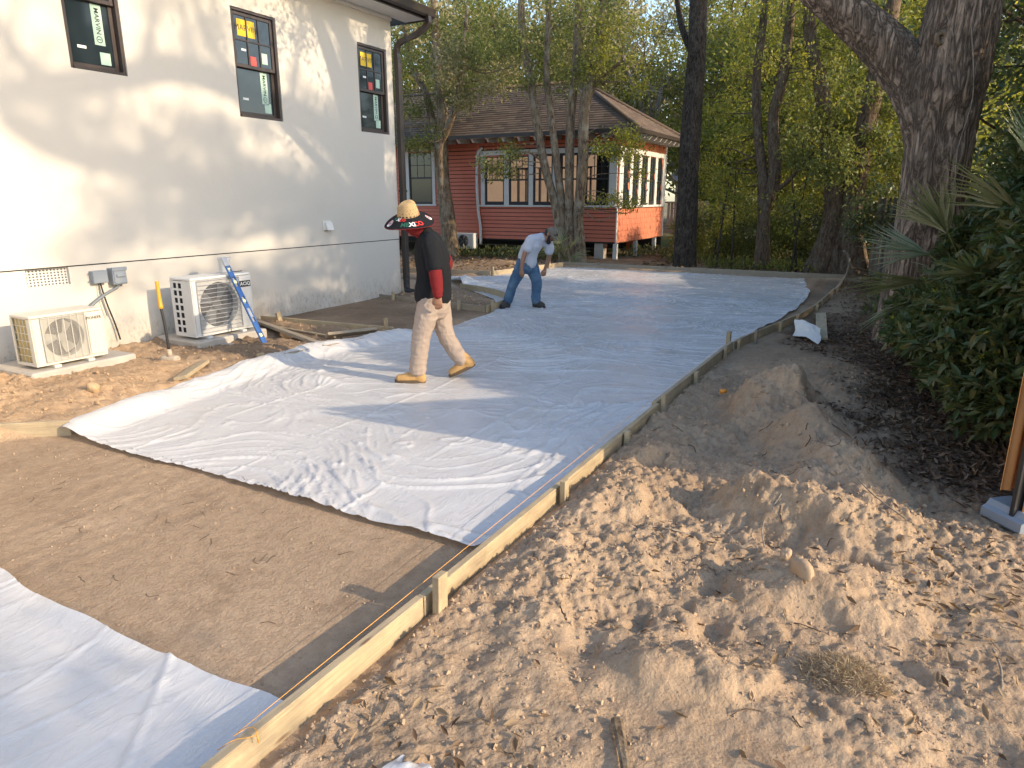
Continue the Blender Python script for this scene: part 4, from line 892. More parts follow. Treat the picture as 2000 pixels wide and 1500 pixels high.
rp(mb, 'ridge_caps', 'shingle')
for k in range(18):
    x = -6.9 - k * .53
    if x < -16: break
    mb = MB(); mb.prism([(18.76, EZ - .10), (19.48, EZ - .02), (19.48, EZ - .17), (18.86, EZ - .2)], 0, x - .028, x + .028); rp(mb, 'rafter_tail', 'trim')
for k in range(9):
    y = 19.7 + k * .5; mb = MB(); mb.prism([(-6.46, EZ - .10), (-7.16, EZ - .02), (-7.16, EZ - .17), (-6.56, EZ - .2)], 1, y - .028, y + .028); rp(mb, 'rafter_tail', 'trim')
for k, (x, y, s_, m_) in enumerate([(-7.75, 19.7, .14, 'concrete'), (-7.22, 19.56, .06, 'trim'), (-7.22, 21.35, .06, 'trim'), (-7.22, 23.3, .06, 'trim'), (-9.9, 19.9, .14, 'bark_brown'), (-12.6, 19.9, .14, 'bark_brown'), (-15.5, 19.9, .14, 'bark_brown'), (-8.6, 22, .14, 'redpaint'), (-8.2, 23.8, .14, 'redpaint'), (-11, 23.5, .14, 'bark_brown')]):
    mb = MB(); mb.box((x - s_, y - s_, -.2), (x + s_, y + s_, BZ - .031), 0, .005); rp(mb, 'pier', m_)
mb = MB(); mb.box((-20, 24.3, 0), (-7.3, 24.4, BZ + .1)); rp(mb, 'rear_dark_sheet', 'inside')  # dark sheet behind the piers closes the void under the house
# deck with pickets behind the house corner
mb = MB(); mb.box((-7.15, 24.1, .62), (-5.7, 27, .78)); dk = rp(mb, 'deck', 'greywood')
for k in range(12):
    mb = MB(); x = -7.05 + k * .115; mb.box((x, 24.1, .9), (x + .085, 24.13, 1.62)); rp(mb, 'picket', 'greywood', dk)
mb = MB(); mb.box((-7.15, 24.06, 1.62), (-5.68, 24.15, 1.68)); mb.box((-7.15, 24.07, .84), (-5.68, 24.12, .9)); mb.box((-5.75, 24.05, 0), (-5.66, 24.14, 1.7)); mb.box((-6.45, 24.4, 0), (-6.37, 24.5, .6)); rp(mb, 'rail', 'greywood', dk)
mb = MB(); mb.tube(crv([(-11.70, FY - .06, 3.32), (-11.86, FY - .09, 3.1), (-11.9, FY - .09, 2.2), (-11.86, FY - .09, 1.4), (-11.78, FY - .1, .9), (-11.76, FY - .12, .35)], 30), .045, 8); mb.tube(crv([(-11.72, FY - .06, 3.2), (-11.71, FY - .06, 2.3)], 4), .015, 6); rp(mb, 'line_cover', 'trim')
# wall hung unit at the red house
t = thing('air_conditioner', 'small far air conditioner hung under the red siding', 'air conditioner', (-12.55, 19.15, .2))
mb = MB(); mb.box((0, 0, 0), (.66, .26, .5), 0, .01); mb.build('casing', M['ac_white2'], t)
mb = MB(); mb.tube([(.26, -.012, .25), (.26, -.002, .25)], .195, 28); f_ = mb.build('fan_opening', M['inside'], t)
mb = MB()
for k in range(9): z = .08 + k * .0425; hw = math.sqrt(max(0, .195 ** 2 - (z - .25) ** 2)); mb.tube([(.26 - hw, -.016, z), (.26 + hw, -.016, z)], .004, 4)
for k in range(5): a = k * 2 * PI / 5; mb.tube([(.26, -.016, .25), (.26 + .18 * math.cos(a), -.016, .25 + .18 * math.sin(a))], .012, 4)
mb.build('fan_grille', M['fan'], t); mb = MB(); mb.box((.5, -.006, .04), (.63, -.001, .46)); mb.build('front_panel', M['ac_white'], t)

# far house, seen past the dark trunk
t = thing('far_house', 'pale cottage with a grey blue roof, far off past the dark pine trunk', 'house', (-10.0, 46, 0))
mb = MB(); mb.box((-3, 0, 0), (8.2, 7, 2.9)); mb.build('wall', M['farwhite'], t)
mb = MB(); mb.prism([(-.6, 2.85), (3.5, 4.6), (7.6, 2.85)], 0, -3.4, 8.6); mb.build('roof', M['farroof'], t)
for x in (-1.4, 1.2, 2.6, 5.0): mb = MB(); mb.box((x, -.04, 1.0), (x + .8, .02, 2.3)); f = mb.build('window', M['glass'], t); mb = MB(); mb.box((x - .1, -.03, .9), (x + .9, -.005, 2.4)); mb.build('window_trim', M['white'], t)

# ------------------------------------------------------------------ trees
def ell(c, r, n=14): 
    V, F = [], []; m = 10
    for i in range(1, m):
        for j in range(n): a, b = PI * i / m, 2 * PI * j / n; V.append((c[0] + r[0] * math.sin(a) * math.cos(b), c[1] + r[1] * math.sin(a) * math.sin(b), c[2] + r[2] * math.cos(a)))
    V += [(c[0], c[1], c[2] + r[2]), (c[0], c[1], c[2] - r[2])]; k = (m - 1) * n
    for i in range(m - 2):
        for j in range(n): F.append((i * n + j, i * n + n + j, i * n + n + (j + 1) % n, i * n + (j + 1) % n))
    for j in range(n): F += [(k, j, (j + 1) % n), (k + 1, k - n + (j + 1) % n, k - n + j)]
    return np.array(V), F
def rand_dirs(n, rs):
    v = rs.normal(size=(n, 3)); return v / np.linalg.norm(v, axis=1)[:, None]
def leaf_quads(C, L, W, rs, droop=.35, dirs=None, fold=0):
    """C centres (n,3); one bent rhombic blade each"""
    n = len(C); d = rand_dirs(n, rs) if dirs is None else dirs; d = d + np.array([0, 0, -droop]); d /= np.linalg.norm(d, axis=1)[:, None]
    s = np.cross(d, rand_dirs(n, rs)); s /= np.linalg.norm(s, axis=1)[:, None] + 1e-9
    L = (L * (.7 + .6 * rs.rand(n)))[:, None]; W_ = L * W
    V = np.stack([C, C + d * L * .5 + s * W_ * .5, C + d * L, C + d * L * .5 - s * W_ * .5], 1)
    F = np.arange(4 * n).reshape(n, 4); return V.reshape(-1, 3), F
def big_leaf_arrays(B, D, L, W, rs, curl=.18, fold=.25):
    """leaves with a midrib fold and a bend: 6 faces-ish (2 x 3 quads); B bases, D directions"""
    n = len(B); D = D / (np.linalg.norm(D, axis=1)[:, None] + 1e-9); up = np.array([0, 0, 1.]) + .5 * rs.normal(size=(n, 3))
    S = np.cross(D, up); S /= np.linalg.norm(S, axis=1)[:, None] + 1e-9; N_ = np.cross(S, D)
    L = (L * (.7 + .55 * rs.rand(n)))[:, None]; W_ = L * W
    ts = [0, .33, .7, 1]; ws = [.06, .95, .7, .02]; rows = []
    for t_, w_ in zip(ts, ws):
        c = B + D * L * t_ - N_ * L * curl * t_ * t_; rows += [c - S * W_ * w_ * .5 + N_ * W_ * w_ * fold, c, c + S * W_ * w_ * .5 + N_ * W_ * w_ * fold]
    V = np.stack(rows, 1); F = []
    for r in range(3):
        for q in range(2): a = r * 3 + q; F.append([a, a + 1, a + 4, a + 3])
    F = np.array(F)[None] + 12 * np.arange(n)[:, None, None]; return V.reshape(-1, 3), F.reshape(-1, 4)
def crown(name, C, R_, per, L, mat, rs, parent=None, W=.42, droop=.35, flat=.7):
    """C cluster centres, R_ radii"""
    C = np.asarray(C, float); R_ = np.broadcast_to(R_, (len(C),)); k = (per * (R_ / R_.mean()) ** 2).astype(int).clip(8)
    idx = np.repeat(np.arange(len(C)), k); off = rs.normal(size=(len(idx), 3)) * .5; off[:, 2] *= flat
    P = C[idx] + off * R_[idx][:, None]; V, F = leaf_quads(P, L, W, rs, droop)
    return link(name, raw_mesh(name, V, F, M[mat]), parent)
def trunk_arrays(P, r, n=14, seg=40, wob=.06, seed=0, flare=0):
    P = crv(P, seg); r = np.interp(np.linspace(0, 1, seg), np.linspace(0, 1, len(r)), r)
    def fn(P_, a):
        zz = P_[:, 2][:, None]; aa = a[None, :]
        f = 1 + wob * vn(np.cos(aa) * 1.5 + seed, zz * 1.3 + np.sin(aa) * 1.5, seed + 1) + wob * .5 * vn(np.cos(aa) * 5, zz * 3 + np.sin(aa) * 5, seed + 2)
        if flare: f = f + flare * np.exp(-np.maximum(zz - P_[0, 2], 0) / .28) * (.45 + .55 * np.cos(aa * 5 + seed)) 
        return f
    return tube_arrays(P, r, n, fn=fn)
def tree(label, cat, base, stems, crowns, bark, group=None, twigs=True, nseg=14, name='tree', tr=.02, wob=.06, flare=0):
    """stems: list of (points, radii); crowns: list of (centres, radii, per, leaf length, material, droop)"""
    t = thing(name, label, cat, base, 0, group); O = np.array(base); rs = np.random.RandomState(abs(hash(label)) % 100000 if False else sum(map(ord, label)) * 7 % 99991)
    VV, FF, nb = [], [], 0; skel = []
    for i, (P, r) in enumerate(stems):
        V, F = trunk_arrays(P, r, nseg, max(12, 8 * len(P)), wob, i * 3.1, flare if i == 0 or flare > 0 and P[0][2] < .3 else 0); VV.append(V); FF.append(F + nb); nb += len(V); skel.append(crv(P, 30))
    SK = np.vstack(skel)
    if twigs:
        for (C, R_, per, L, m_, dr) in crowns:
            for c in np.asarray(C):
                below = SK[SK[:, 2] < c[2] + .2]; S = below if len(below) else SK
                j = np.argmin(np.linalg.norm((S - c) * (1, 1, .6), axis=1)); a = S[j]; mid = (a + c) / 2 + rs.normal(size=3) * .12 * np.linalg.norm(c - a) + np.array([0, 0, .06 * np.linalg.norm(c - a)])
                P = crv([a, mid, c], 7); V, F = tube_arrays(P, np.linspace(tr, tr * .25, 7), 5); VV.append(V); FF.append(F + nb); nb += len(V)
                for _ in range(3):
                    e = c + rs.normal(size=3) * .35 * (R_ if np.isscalar(R_) else float(np.mean(R_))) ; P = crv([P[4] if len(P) > 4 else a, (P[5] + e) / 2 + rs.normal(size=3) * .05, e], 5) if False else np.linspace(P[min(5, len(P) - 1)], e, 5); V, F = tube_arrays(P, np.linspace(tr * .4, tr * .12, 5), 4); VV.append(V); FF.append(F + nb); nb += len(V); P = crv([a, mid, c], 7)
    o = link('trunk', raw_mesh('trunk', np.vstack(VV) - O, np.vstack(FF), M[bark], smooth=True), t)
    for (C, R_, per, L, m_, dr) in crowns: crown('foliage', np.asarray(C) - O, R_, per, L, m_, rs, t, droop=dr)
    return t
def blobs(n, c, s, seed, shell=.35):
    rs = np.random.RandomState(seed); d = rand_dirs(n, rs); r = (shell + (1 - shell) * rs.rand(n)) ** .6; return np.array(c) + d * r[:, None] * np.array(s)

tree('mottled tree with a forked trunk before the left end of the red house', 'tree', (-12.45, 18.75, 0),
     [([(-12.45, 18.75, -.1), (-12.62, 18.75, 1.2), (-12.75, 18.75, 2.3), (-12.82, 18.8, 3.1), (-12.72, 18.8, 4.3), (-12.83, 18.8, 5.2), (-12.93, 18.8, 6.7), (-12.9, 18.7, 8.6)], [.27, .24, .22, .22, .17, .15, .12, .08]),
      ([(-12.82, 18.78, 3.1), (-13.1, 18.8, 4.0), (-13.38, 18.8, 5.0), (-13.94, 18.9, 5.8), (-14.3, 19, 7.4)], [.15, .12, .10, .08, .05]), ([(-12.8, 18.75, 3.4), (-12.2, 18.6, 4.3), (-11.9, 18.6, 5.4), (-11.6, 18.5, 7)], [.13, .1, .08, .05])],
     [(blobs(30, (-12.6, 18.6, 5.9), (2.2, 1.5, 1.7), 1), .55, 260, .10, 'leaf_mid', .4), (blobs(12, (-13.2, 18.4, 3.9), (1.3, .9, .8), 2), .4, 170, .09, 'leaf_mid', .5), (blobs(16, (-11.3, 18.5, 5.4), (1.5, 1.2, 1.2), 3), .45, 230, .10, 'leaf_pale', .4)], 'bark_smooth', tr=.025)
tree('clump of slim mottled trunks rising before the red house windows', 'tree', (-7.95, 18, 0),
     [([(-8.12, 18, -.1), (-8.3, 18, .8), (-8.46, 18, 1.6), (-8.8, 18, 2.6), (-9.05, 18, 3.7), (-9.3, 18, 5.0), (-9.54, 18, 6.2), (-9.6, 18, 8)], [.17, .13, .125, .12, .11, .11, .10, .06]),
      ([(-8.02, 17.95, -.1), (-8.2, 18, 1.1), (-8.31, 18, 1.9), (-8.49, 18, 3.0), (-8.7, 18, 4.3), (-8.79, 18, 5.1), (-8.77, 18, 6.1), (-8.7, 18, 8)], [.14, .11, .105, .10, .095, .085, .075, .05]),
      ([(-7.92, 17.9, -.1), (-8.03, 18, 1.3), (-8.06, 18, 2.6), (-8.05, 18, 3.9), (-7.94, 18, 5.3), (-7.9, 18, 6.7), (-7.8, 18, 8.2)], [.16, .13, .125, .12, .105, .09, .05]),
      ([(-7.62, 17.95, -.1), (-7.72, 18, .8), (-7.76, 18, 1.35), (-7.67, 18, 2.6), (-7.68, 18, 3.9), (-7.55, 18, 4.6), (-7.3, 18, 5.5), (-7.2, 18, 6.7), (-7, 18, 8)], [.19, .15, .145, .14, .14, .15, .13, .10, .05]),
      ([(-7.6, 18, 4.3), (-7.2, 18, 4.8), (-6.6, 17.9, 5.1), (-6.0, 17.9, 5.0)], [.07, .05, .04, .02])],
     [(blobs(34, (-8.4, 17.9, 5.9), (2.0, 1.4, 1.3), 4), .5, 260, .085, 'leaf_mid', .4), (blobs(8, (-9.5, 17.4, 2.7), (.9, .5, .45), 5), .34, 170, .085, 'leaf_mid', .6), (blobs(10, (-6.6, 17.6, 2.9), (1.0, .6, .7), 6), .36, 200, .085, 'leaf_yellow', .6),
      (blobs(7, (-6.6, 17.7, 1.7), (.8, .4, .25), 7), .28, 120, .075, 'leaf_yellow', .6), (blobs(14, (-6.3, 17.8, 5.2), (1.2, .9, .9), 8), .42, 200, .085, 'leaf_yellow', .4)], 'bark_smooth', tr=.018, nseg=12)
tree('straight dark pine trunk standing right of the red house', 'tree', (-4.74, 18.1, 0),
     [([(-4.74, 18.1, -.15), (-4.78, 18.1, 1.2), (-4.81, 18.1, 3.5), (-4.78, 18.1, 5.2), (-4.82, 18.1, 6.6), (-4.8, 18.1, 11)], [.31, .27, .25, .22, .21, .15]), ([(-4.8, 18.1, 5.0), (-5.3, 18.3, 6.0), (-5.6, 18.4, 7.5)], [.09, .07, .04])],
     [(blobs(14, (-4.9, 18, 9), (2.2, 2, 1.5), 9), .6, 200, .12, 'leaf_mid', .3)], 'bark_pine', nseg=20, flare=.12)
tree('slender tree with two upright stems just right of the dark pine', 'tree', (-2.85, 18.3, 0),
     [([(-2.85, 18.3, -.1), (-2.88, 18.3, .7), (-2.92, 18.3, 1.4), (-3.06, 18.3, 2.5), (-3.24, 18.3, 3.4), (-3.37, 18.3, 4.6), (-3.33, 18.3, 5.7), (-3.3, 18.3, 8)], [.22, .17, .15, .12, .11, .10, .09, .05]),
      ([(-2.92, 18.3, 1.5), (-2.75, 18.3, 2.3), (-2.91, 18.3, 3.65), (-2.77, 18.3, 4.5), (-2.75, 18.3, 5.5), (-2.7, 18.3, 8)], [.15, .15, .13, .12, .11, .06]), ([(-2.8, 18.3, 1.9), (-2.4, 18.2, 2.2), (-2.1, 18.1, 2.6)], [.06, .05, .03])],
     [(blobs(26, (-3.0, 18.4, 4.7), (1.8, 1.2, 1.6), 10), .42, 190, .085, 'leaf_yellow', .5), (blobs(12, (-3.6, 18.6, 2.6), (1.1, .7, 1.0), 11), .36, 170, .085, 'leaf_yellow', .5), (blobs(10, (-2.0, 18.2, 3.0), (.8, .6, 1.0), 12), .36, 170, .085, 'leaf_mid', .6)], 'bark_brown', nseg=12)
tree('twin trunked tree with flared feet behind the far right corner of the sheet', 'tree', (-1.15, 18.2, 0),
     [([(-1.6, 18.1, -.1), (-1.42, 18.1, .6), (-1.33, 18.1, 1.4), (-1.49, 18.1, 2.5), (-1.94, 18.1, 4.4), (-2.26, 18.1, 5.4), (-2.6, 18.1, 8)], [.36, .27, .23, .19, .16, .14, .08]),
      ([(-.78, 18.1, -.1), (-.85, 18.1, .6), (-.95, 18.1, 1.3), (-.92, 18.1, 2.8), (-.80, 18.1, 4.3), (-.7, 18.1, 5.3), (-.6, 18.1, 8)], [.42, .31, .24, .22, .2, .18, .10]), ([(-1.2, 18.0, -.1), (-1.15, 18.05, .7), (-1.1, 18.1, 1.4), (-1.2, 18.2, 2.6)], [.24, .17, .13, .08])],
     [(blobs(24, (-1.4, 18.0, 4.4), (1.6, 1.3, 1.7), 13), .42, 190, .10, 'leaf_mid', .5), (blobs(14, (-1.0, 17.4, 2.6), (1.0, .6, .9), 14), .36, 190, .10, 'leaf_mid', .7), (blobs(8, (-.5, 17.0, 1.5), (.5, .4, .6), 15), .3, 160, .09, 'leaf_dark', .7)], 'bark_brown', nseg=18, flare=.22)

# the big oak: a furrowed trunk at the right with a heavy limb to the upper left
def oak_stem(P, r, n, seg, seed, flare=0):
    P = crv(P, seg); rr = np.interp(np.linspace(0, 1, seg), np.linspace(0, 1, len(r)), r); s = np.r_[0, np.cumsum(np.linalg.norm(np.diff(P, axis=0), axis=1))]
    def fn(P_, a):
        aa = a[None, :]; ss = s[:, None]; per = n // 2
        def pv(fa, fs, sd):      # seamless round the trunk: blend two copies
            k = aa / (2 * PI); return vn(k * fa, ss * fs, sd) * (1 - k) + vn((k - 1) * fa, ss * fs, sd) * k
        furrow = np.abs(pv(34, 4.2, seed) + .5 * pv(70, 8, seed + 1)); plate = pv(60, 14, seed + 2)
        f = 1 + .10 * pv(6, .9, seed + 3) + .085 * np.clip(furrow, 0, .5) + .022 * plate
        if flare: f = f + flare * np.exp(-ss / .33) * (.5 + .5 * np.cos(aa * 5 + 1.3)) + .12 * np.exp(-ss / .7)
        return f
    return tube_arrays(P, rr, n, fn=fn)
oak = thing('oak_tree', 'huge oak with furrowed bark leaning a heavy limb over the slab at right', 'tree', (.38, 10.0, 0)); OO = np.array((.38, 10.0, 0))
VV, FF, nb = [], [], 0
for P, r, n, seg, sd_, fl in [([(.42, 10.0, -.15), (.33, 10, .8), (.34, 10, 1.7), (.34, 10, 2.5), (.30, 10, 3.1), (.36, 10, 4.2), (.45, 10.1, 5.6), (.7, 10.3, 7.5), (1.2, 10.6, 9.5)], [.44, .37, .345, .35, .40, .34, .30, .24, .15], 150, 260, 3, .35),
                              ([(.26, 10.02, 2.35), (.08, 10.0, 2.95), (-.28, 9.96, 3.42), (-.68, 9.9, 3.80), (-1.15, 9.8, 4.2), (-1.9, 9.6, 4.9), (-2.8, 9.2, 5.8), (-3.8, 8.7, 6.4)], [.26, .30, .27, .24, .22, .19, .15, .10], 110, 170, 9, 0),
                              ([(.7, 10.2, 7.0), (1.6, 9.4, 8.4), (2.6, 8.2, 9.4), (3.4, 6.8, 9.8)], [.2, .16, .12, .07], 24, 40, 12, 0), ([(-1.2, 9.8, 4.25), (-1.35, 9.0, 4.9), (-1.4, 8.0, 5.6)], [.14, .1, .06], 20, 30, 15, 0)]:
    V, F = oak_stem(P, r, n, seg, sd_, fl); VV.append(V); FF.append(F + nb); nb += len(V)
link('trunk', raw_mesh('trunk', np.vstack(VV) - OO, np.vstack(FF), M['bark_oak'], smooth=True), oak)
mb = MB(); tt = np.linspace(0, 2 * PI, 21)[:, None]; c_ = np.array((.17, 9.66, 3.52)) - OO; mb.tube(np.hstack([c_[0] + .045 * np.cos(tt) * (1 + .12 * np.sin(3 * tt)), c_[1] - .02 + .02 * np.cos(tt), c_[2] + .055 * np.sin(tt)]), .026, 8, cap=False); V, F = ell(tuple(c_ + (0, .03, 0)), (.04, .03, .045), 12); mb.add(V, F, 1, True); mb.build('knot', [M['bark_smooth'], M['inside']], oak)
OV = blobs(34, (-1.5, 9.4, 6.9), (3.4, 2.6, 1.2), 20); rs_ = np.random.RandomState(5); crown('foliage', OV - OO, .6, 230, .08, 'leaf_mid', rs_, oak)
OV = blobs(26, (2.2, 9.5, 9.2), (2.4, 2.4, 1.4), 21); crown('foliage', OV - OO, .6, 230, .08, 'leaf_mid', rs_, oak)
# climbing vine sprigs on the trunk
mb = MB(); mb.tube(crv([(.50, 9.63, .9), (.56, 9.64, 1.6), (.5, 9.62, 2.3), (.56, 9.62, 2.9), (.44, 9.6, 3.6)], 24), .008, 5); mb.tube(crv([(.3, 9.63, 3.45), (.26, 9.60, 3.6), (.2, 9.6, 3.72)], 6), .004, 4); tag(mb.build('climbing_vine', M['twig']), 'thin bare vine climbing the right face of the huge oak', 'vine')

# ---- background trees: a few prototypes, copied
def proto_tree(name, seed, H, rad, crown_lo, per, L, mat, bark, ncl, droop=.4, mat2=None, tr=.14):
    rs = np.random.RandomState(seed); t = bpy.data.objects.new(name, None); COL.objects.link(t); t.empty_display_size = .3
    VV, FF, nb = [], [], 0; P = [(0, 0, -.2)]
    for k in range(1, 6): P.append((rs.normal() * .18 * k / 3, rs.normal() * .18 * k / 3, H * k / 5.5))
    V, F = trunk_arrays(P, [tr, tr * .85, tr * .7, tr * .55, tr * .4, tr * .2], 10, 30, .08, seed); VV.append(V); FF.append(F); nb = len(V); SK = crv(P, 30)
    zc = (H + crown_lo) / 2; C = blobs(ncl, (0, 0, zc), (rad, rad, (H - crown_lo) / 2), seed + 1, .25)
    for c in C:
        S = SK[SK[:, 2] < c[2]]; S = S if len(S) else SK[:3]; a = S[max(0, len(S) - 1 - rs.randint(0, 6))]; mid = (a + c) / 2 + rs.normal(size=3) * .15; V, F = tube_arrays(crv([a, mid, c], 7), np.linspace(tr * .28, .012, 7), 5); VV.append(V); FF.append(F + nb); nb += len(V)
    link('trunk', raw_mesh('trunk', np.vstack(VV), np.vstack(FF), M[bark], smooth=True), t)
    h_ = len(C) * (2 if mat2 else 3) // 3; crown('foliage', C[:h_], .62 * rad / 2.2 + .2, per, L, mat, rs, t, droop=droop)
    if mat2: crown('foliage', C[h_:], .62 * rad / 2.2 + .2, per, L, mat2, rs, t, droop=droop)
    return t
PT = {'green': proto_tree('evergreen_tree', 101, 11, 2.6, 2.2, 230, .16, 'leaf_mid', 'bark_brown', 60, mat2='leaf_pale'),
      'yellow': proto_tree('leafy_tree', 102, 8, 2.2, .8, 210, .14, 'leaf_yellow', 'bark_brown', 56, mat2='leaf_mid'),
      'under': proto_tree('understory_tree', 103, 4.6, 1.5, .15, 190, .12, 'leaf_yellow', 'bark_brown', 40, mat2='leaf_mid', tr=.06),
      'dark': proto_tree('dark_tree', 104, 9, 2.2, .5, 320, .12, 'leaf_dark', 'bark_brown', 60, mat2='leaf_mid')}
PT['bush'] = proto_tree('leafy_bush', 105, 2.3, 1.0, .05, 230, .10, 'leaf_mid', 'bark_brown', 34, mat2='leaf_dark', tr=.04)
used = set()
def plant(kind, x, y, s, rz, label, group='trees of the wood behind', cat='tree', sz=None):
    o = PT[kind] if kind not in used else copy_tree(PT[kind]); used.add(kind)
    o.location = (x, y, gh(x, y)); o.rotation_euler = (0, 0, rz); o.scale = (s, s, sz or s); tag(o, label, cat, group); return o
for a in [('under', -3.75, 25.2, 1.2, .3, 'bushy yellow green sapling right beside the dark pine trunk'),
          ('under', -2.6, 25.6, 1.2, 1.5, 'low bushy sapling behind the two stemmed slender tree'),
          ('under', -5.6, 27.6, 1.0, 2.2, 'sunlit sapling between the cottage deck and the pine'),
          ('yellow', -4.5, 27.5, 1.15, .9, 'tall yellow green tree right of the pine, filling the gap to the slender tree'),
          ('yellow', -1.9, 27.8, 1.15, 2.6, 'yellow green tree whose crown fills the gap left of the twin trunks'),
          ('yellow', .15, 25.8, 1.1, 4.1, 'yellow green tree between the twin trunks and the huge oak'),
          ('yellow', -1.0, 30, 1.3, 1.0, 'yellow green tree in the second row behind the twin trunks'),
          ('dark', -5.5, 33, 1.2, 3.0, 'dark tree in the second row behind the pine'),
          ('green', -3.2, 36, 1.1, .4, 'tall evergreen far behind the slender tree'),
          ('green', -15.5, 27.5, .95, .2, 'evergreen over the left end of the cottage roof'),
          ('green', -12.0, 30, .92, 2.0, 'evergreen over the middle of the cottage roof'),
          ('green', -19.5, 31, 1.1, 4.0, 'evergreen behind the upper left end of the cottage, next to the white house'),
          ('yellow', -22.5, 28, 1.2, 1.2, 'yellow green tree glimpsed left of the forked trunk by the gutter'),
          ('yellow', -16.5, 35, 1.3, 5.0, 'yellowish tree far behind the cottage, left of the slim trunks'),
          ('dark', 1.95, 12.3, .9, .5, 'dark leafy tree right of the oak at the top right corner'),
          ('dark', 3.4, 10.3, .85, 2.2, 'dark leafy tree on the right border beyond the big shrub'),
          ('yellow', 3.0, 13.2, .8, 3.3, 'yellow leaved tree glimpsed right of the oak trunk'),
          ('green', -14.0, 34, 1.05, 1.1, 'evergreen behind the cottage ridge, seen between the slim trunks'),
          ('green', -9.6, 37, 1.15, 2.9, 'evergreen far behind the cottage hip, below the sky gap'),
          ('dark', -21.5, 36, 1.3, 2.9, 'dark evergreen far back beside the white house gutter'),
          ('green', -7.2, 40, 1.25, 5.0, 'evergreen far back just left of the dark pine'),
          ('yellow', -6.6, 30.5, 1.25, .7, 'yellow green tree behind the pine, over the far pale cottage'),
          ('under', .75, 18.9, 1.0, 4.4, 'dark tree behind the fence left of the oak')]:
    plant(*a)
for a in [('bush', -4.0, 20.8, .9, .3, 'low dark bush just right of the pine foot'), ('bush', -3.3, 19.9, .55, 2.0, 'smallest low bush in front, between pine and slender tree'), ('bush', -2.2, 20.6, .8, 4.0, 'low bush behind the slender tree foot'), ('bush', -5.3, 21.6, .7, 5.0, 'low bush beside the white cottage posts, left of the pine'), ('bush', .1, 20.5, 1.2, 1.0, 'taller bush behind the right foot of the twin trunks')]: plant(*a, group='bushes behind the far board', cat='bush')
# trees standing right of the view: their shade falls on the slab and the white wall
for x, y, s, rz, k, lab in [(5.5, 8.2, .6, .3, 'dark', 'evergreen standing right of the photo level with the larger unit'), (6.2, 11.2, .75, 1.9, 'dark', 'evergreen standing right of the photo level with the wall corner')]:
    plant(k, x, y, s, rz, lab)
# bare grey tree in the sky gap and the far-off wood
def bare(x, y, H, seed, label):
    rs = np.random.RandomState(seed); t = thing('bare_tree', label, 'tree', (x, y, 0), 0, 'bare trees in the gaps'); VV, FF, st = [], [], [0]
    def br(p, d, L, r, lev):
        q = [p]; 
        for _ in range(5): d = d + rs.normal(size=3) * .16 + np.array([0, 0, .03]); d /= np.linalg.norm(d); q.append(q[-1] + d * L / 5)
        V, F = tube_arrays(np.array(q), np.linspace(r, r * .55, 6), 5 if lev else 8); VV.append(V); FF.append(F + st[0]); st[0] += len(V)
        if lev < 4:
            for _ in range(3 + (lev > 1)): j = rs.randint(2, 6); dd = d + rs.normal(size=3) * .75; dd /= np.linalg.norm(dd); br(q[j], dd, L * (.55 + .2 * rs.rand()), r * .5, lev + 1)
    br(np.zeros(3), np.array([0, 0, 1.]), H * .5, .22, 0)
    link('trunk', raw_mesh('trunk', np.vstack(VV), np.vstack(FF), M['twig'], smooth=True), t)
    C = blobs(16, (0, 0, H * .75), (2.5, 2.5, H * .2), seed); crown('foliage', C, .8, 60, .14, 'leaf_pale', rs, t); return t
bare(-9.5, 31, 10, 5, 'bare grey branching tree in the sky gap above the cottage hip roof'); bare(-8.0, 36, 12, 6, 'pale bare tree just left of the dark pine top'); bare(-14, 40, 13, 8, 'bare pale tree far behind the cottage ridge')
rs_ = np.random.RandomState(77); C = []
for _ in range(620):
    a = rs_.uniform(-46, 20); rr = rs_.uniform(48, 64); C.append((rr * math.sin(R(a)) , rr * math.cos(R(a)), rs_.uniform(.25, 1) ** .8 * (15 if not (-19 < a < -11) else 10)))
C = np.array(C); C = C[~((C[:, 0] / C[:, 1] < -.135) & (C[:, 0] / C[:, 1] > -.27) & (C[:, 2] < 4.5) & False)]
o = crown('distant_wood', C, 2.2, 150, .42, 'leaf_pale', rs_); tag(o, 'soft far wood closing the view behind all the trees', 'wood', kind='stuff')
C = []
for _ in range(180):
    a = rs_.uniform(-12, 12); rr = rs_.uniform(42, 50); C.append((rr * math.sin(R(a)), rr * math.cos(R(a)), rs_.uniform(.1, 1) * 9))
o = crown('distant_thicket', np.array(C), 1.9, 170, .3, 'leaf_yellow', rs_); tag(o, 'yellow green thicket across the lawn at the back', 'thicket', kind='stuff')
# undergrowth under the cottage and at its foot
def undergrowth(label, pts, L, mat, H, n, seed, name='undergrowth'):
    rs = np.random.RandomState(seed); B = []; D = []
    for (x0, x1, y0, y1, k) in pts:
        m = int(n * k); x = rs.uniform(x0, x1, m); y = rs.uniform(y0, y1, m); z = ground_h(x, y); B.append(np.c_[x, y, z + rs.rand(m) ** 1.5 * H]); dd = rs.normal(size=(m, 3)); dd[:, 2] = np.abs(dd[:, 2]) + .6; D.append(dd)
    V, F = leaf_quads(np.vstack(B), L, .3, rs, 0, np.vstack(D) / np.linalg.norm(np.vstack(D), axis=1)[:, None]); return tag(link(name, raw_mesh(name, V, F, M[mat])), label, 'undergrowth', kind='stuff')
undergrowth('low green weeds along the foot of the cottage', [(-14, -10, 18.6, 19.4, .5), (-10, -8.4, 18.4, 19.3, .2), (-7.6, -5.2, 20, 23, .35)], .14, 'leaf_dark', .26, 2000, 31)
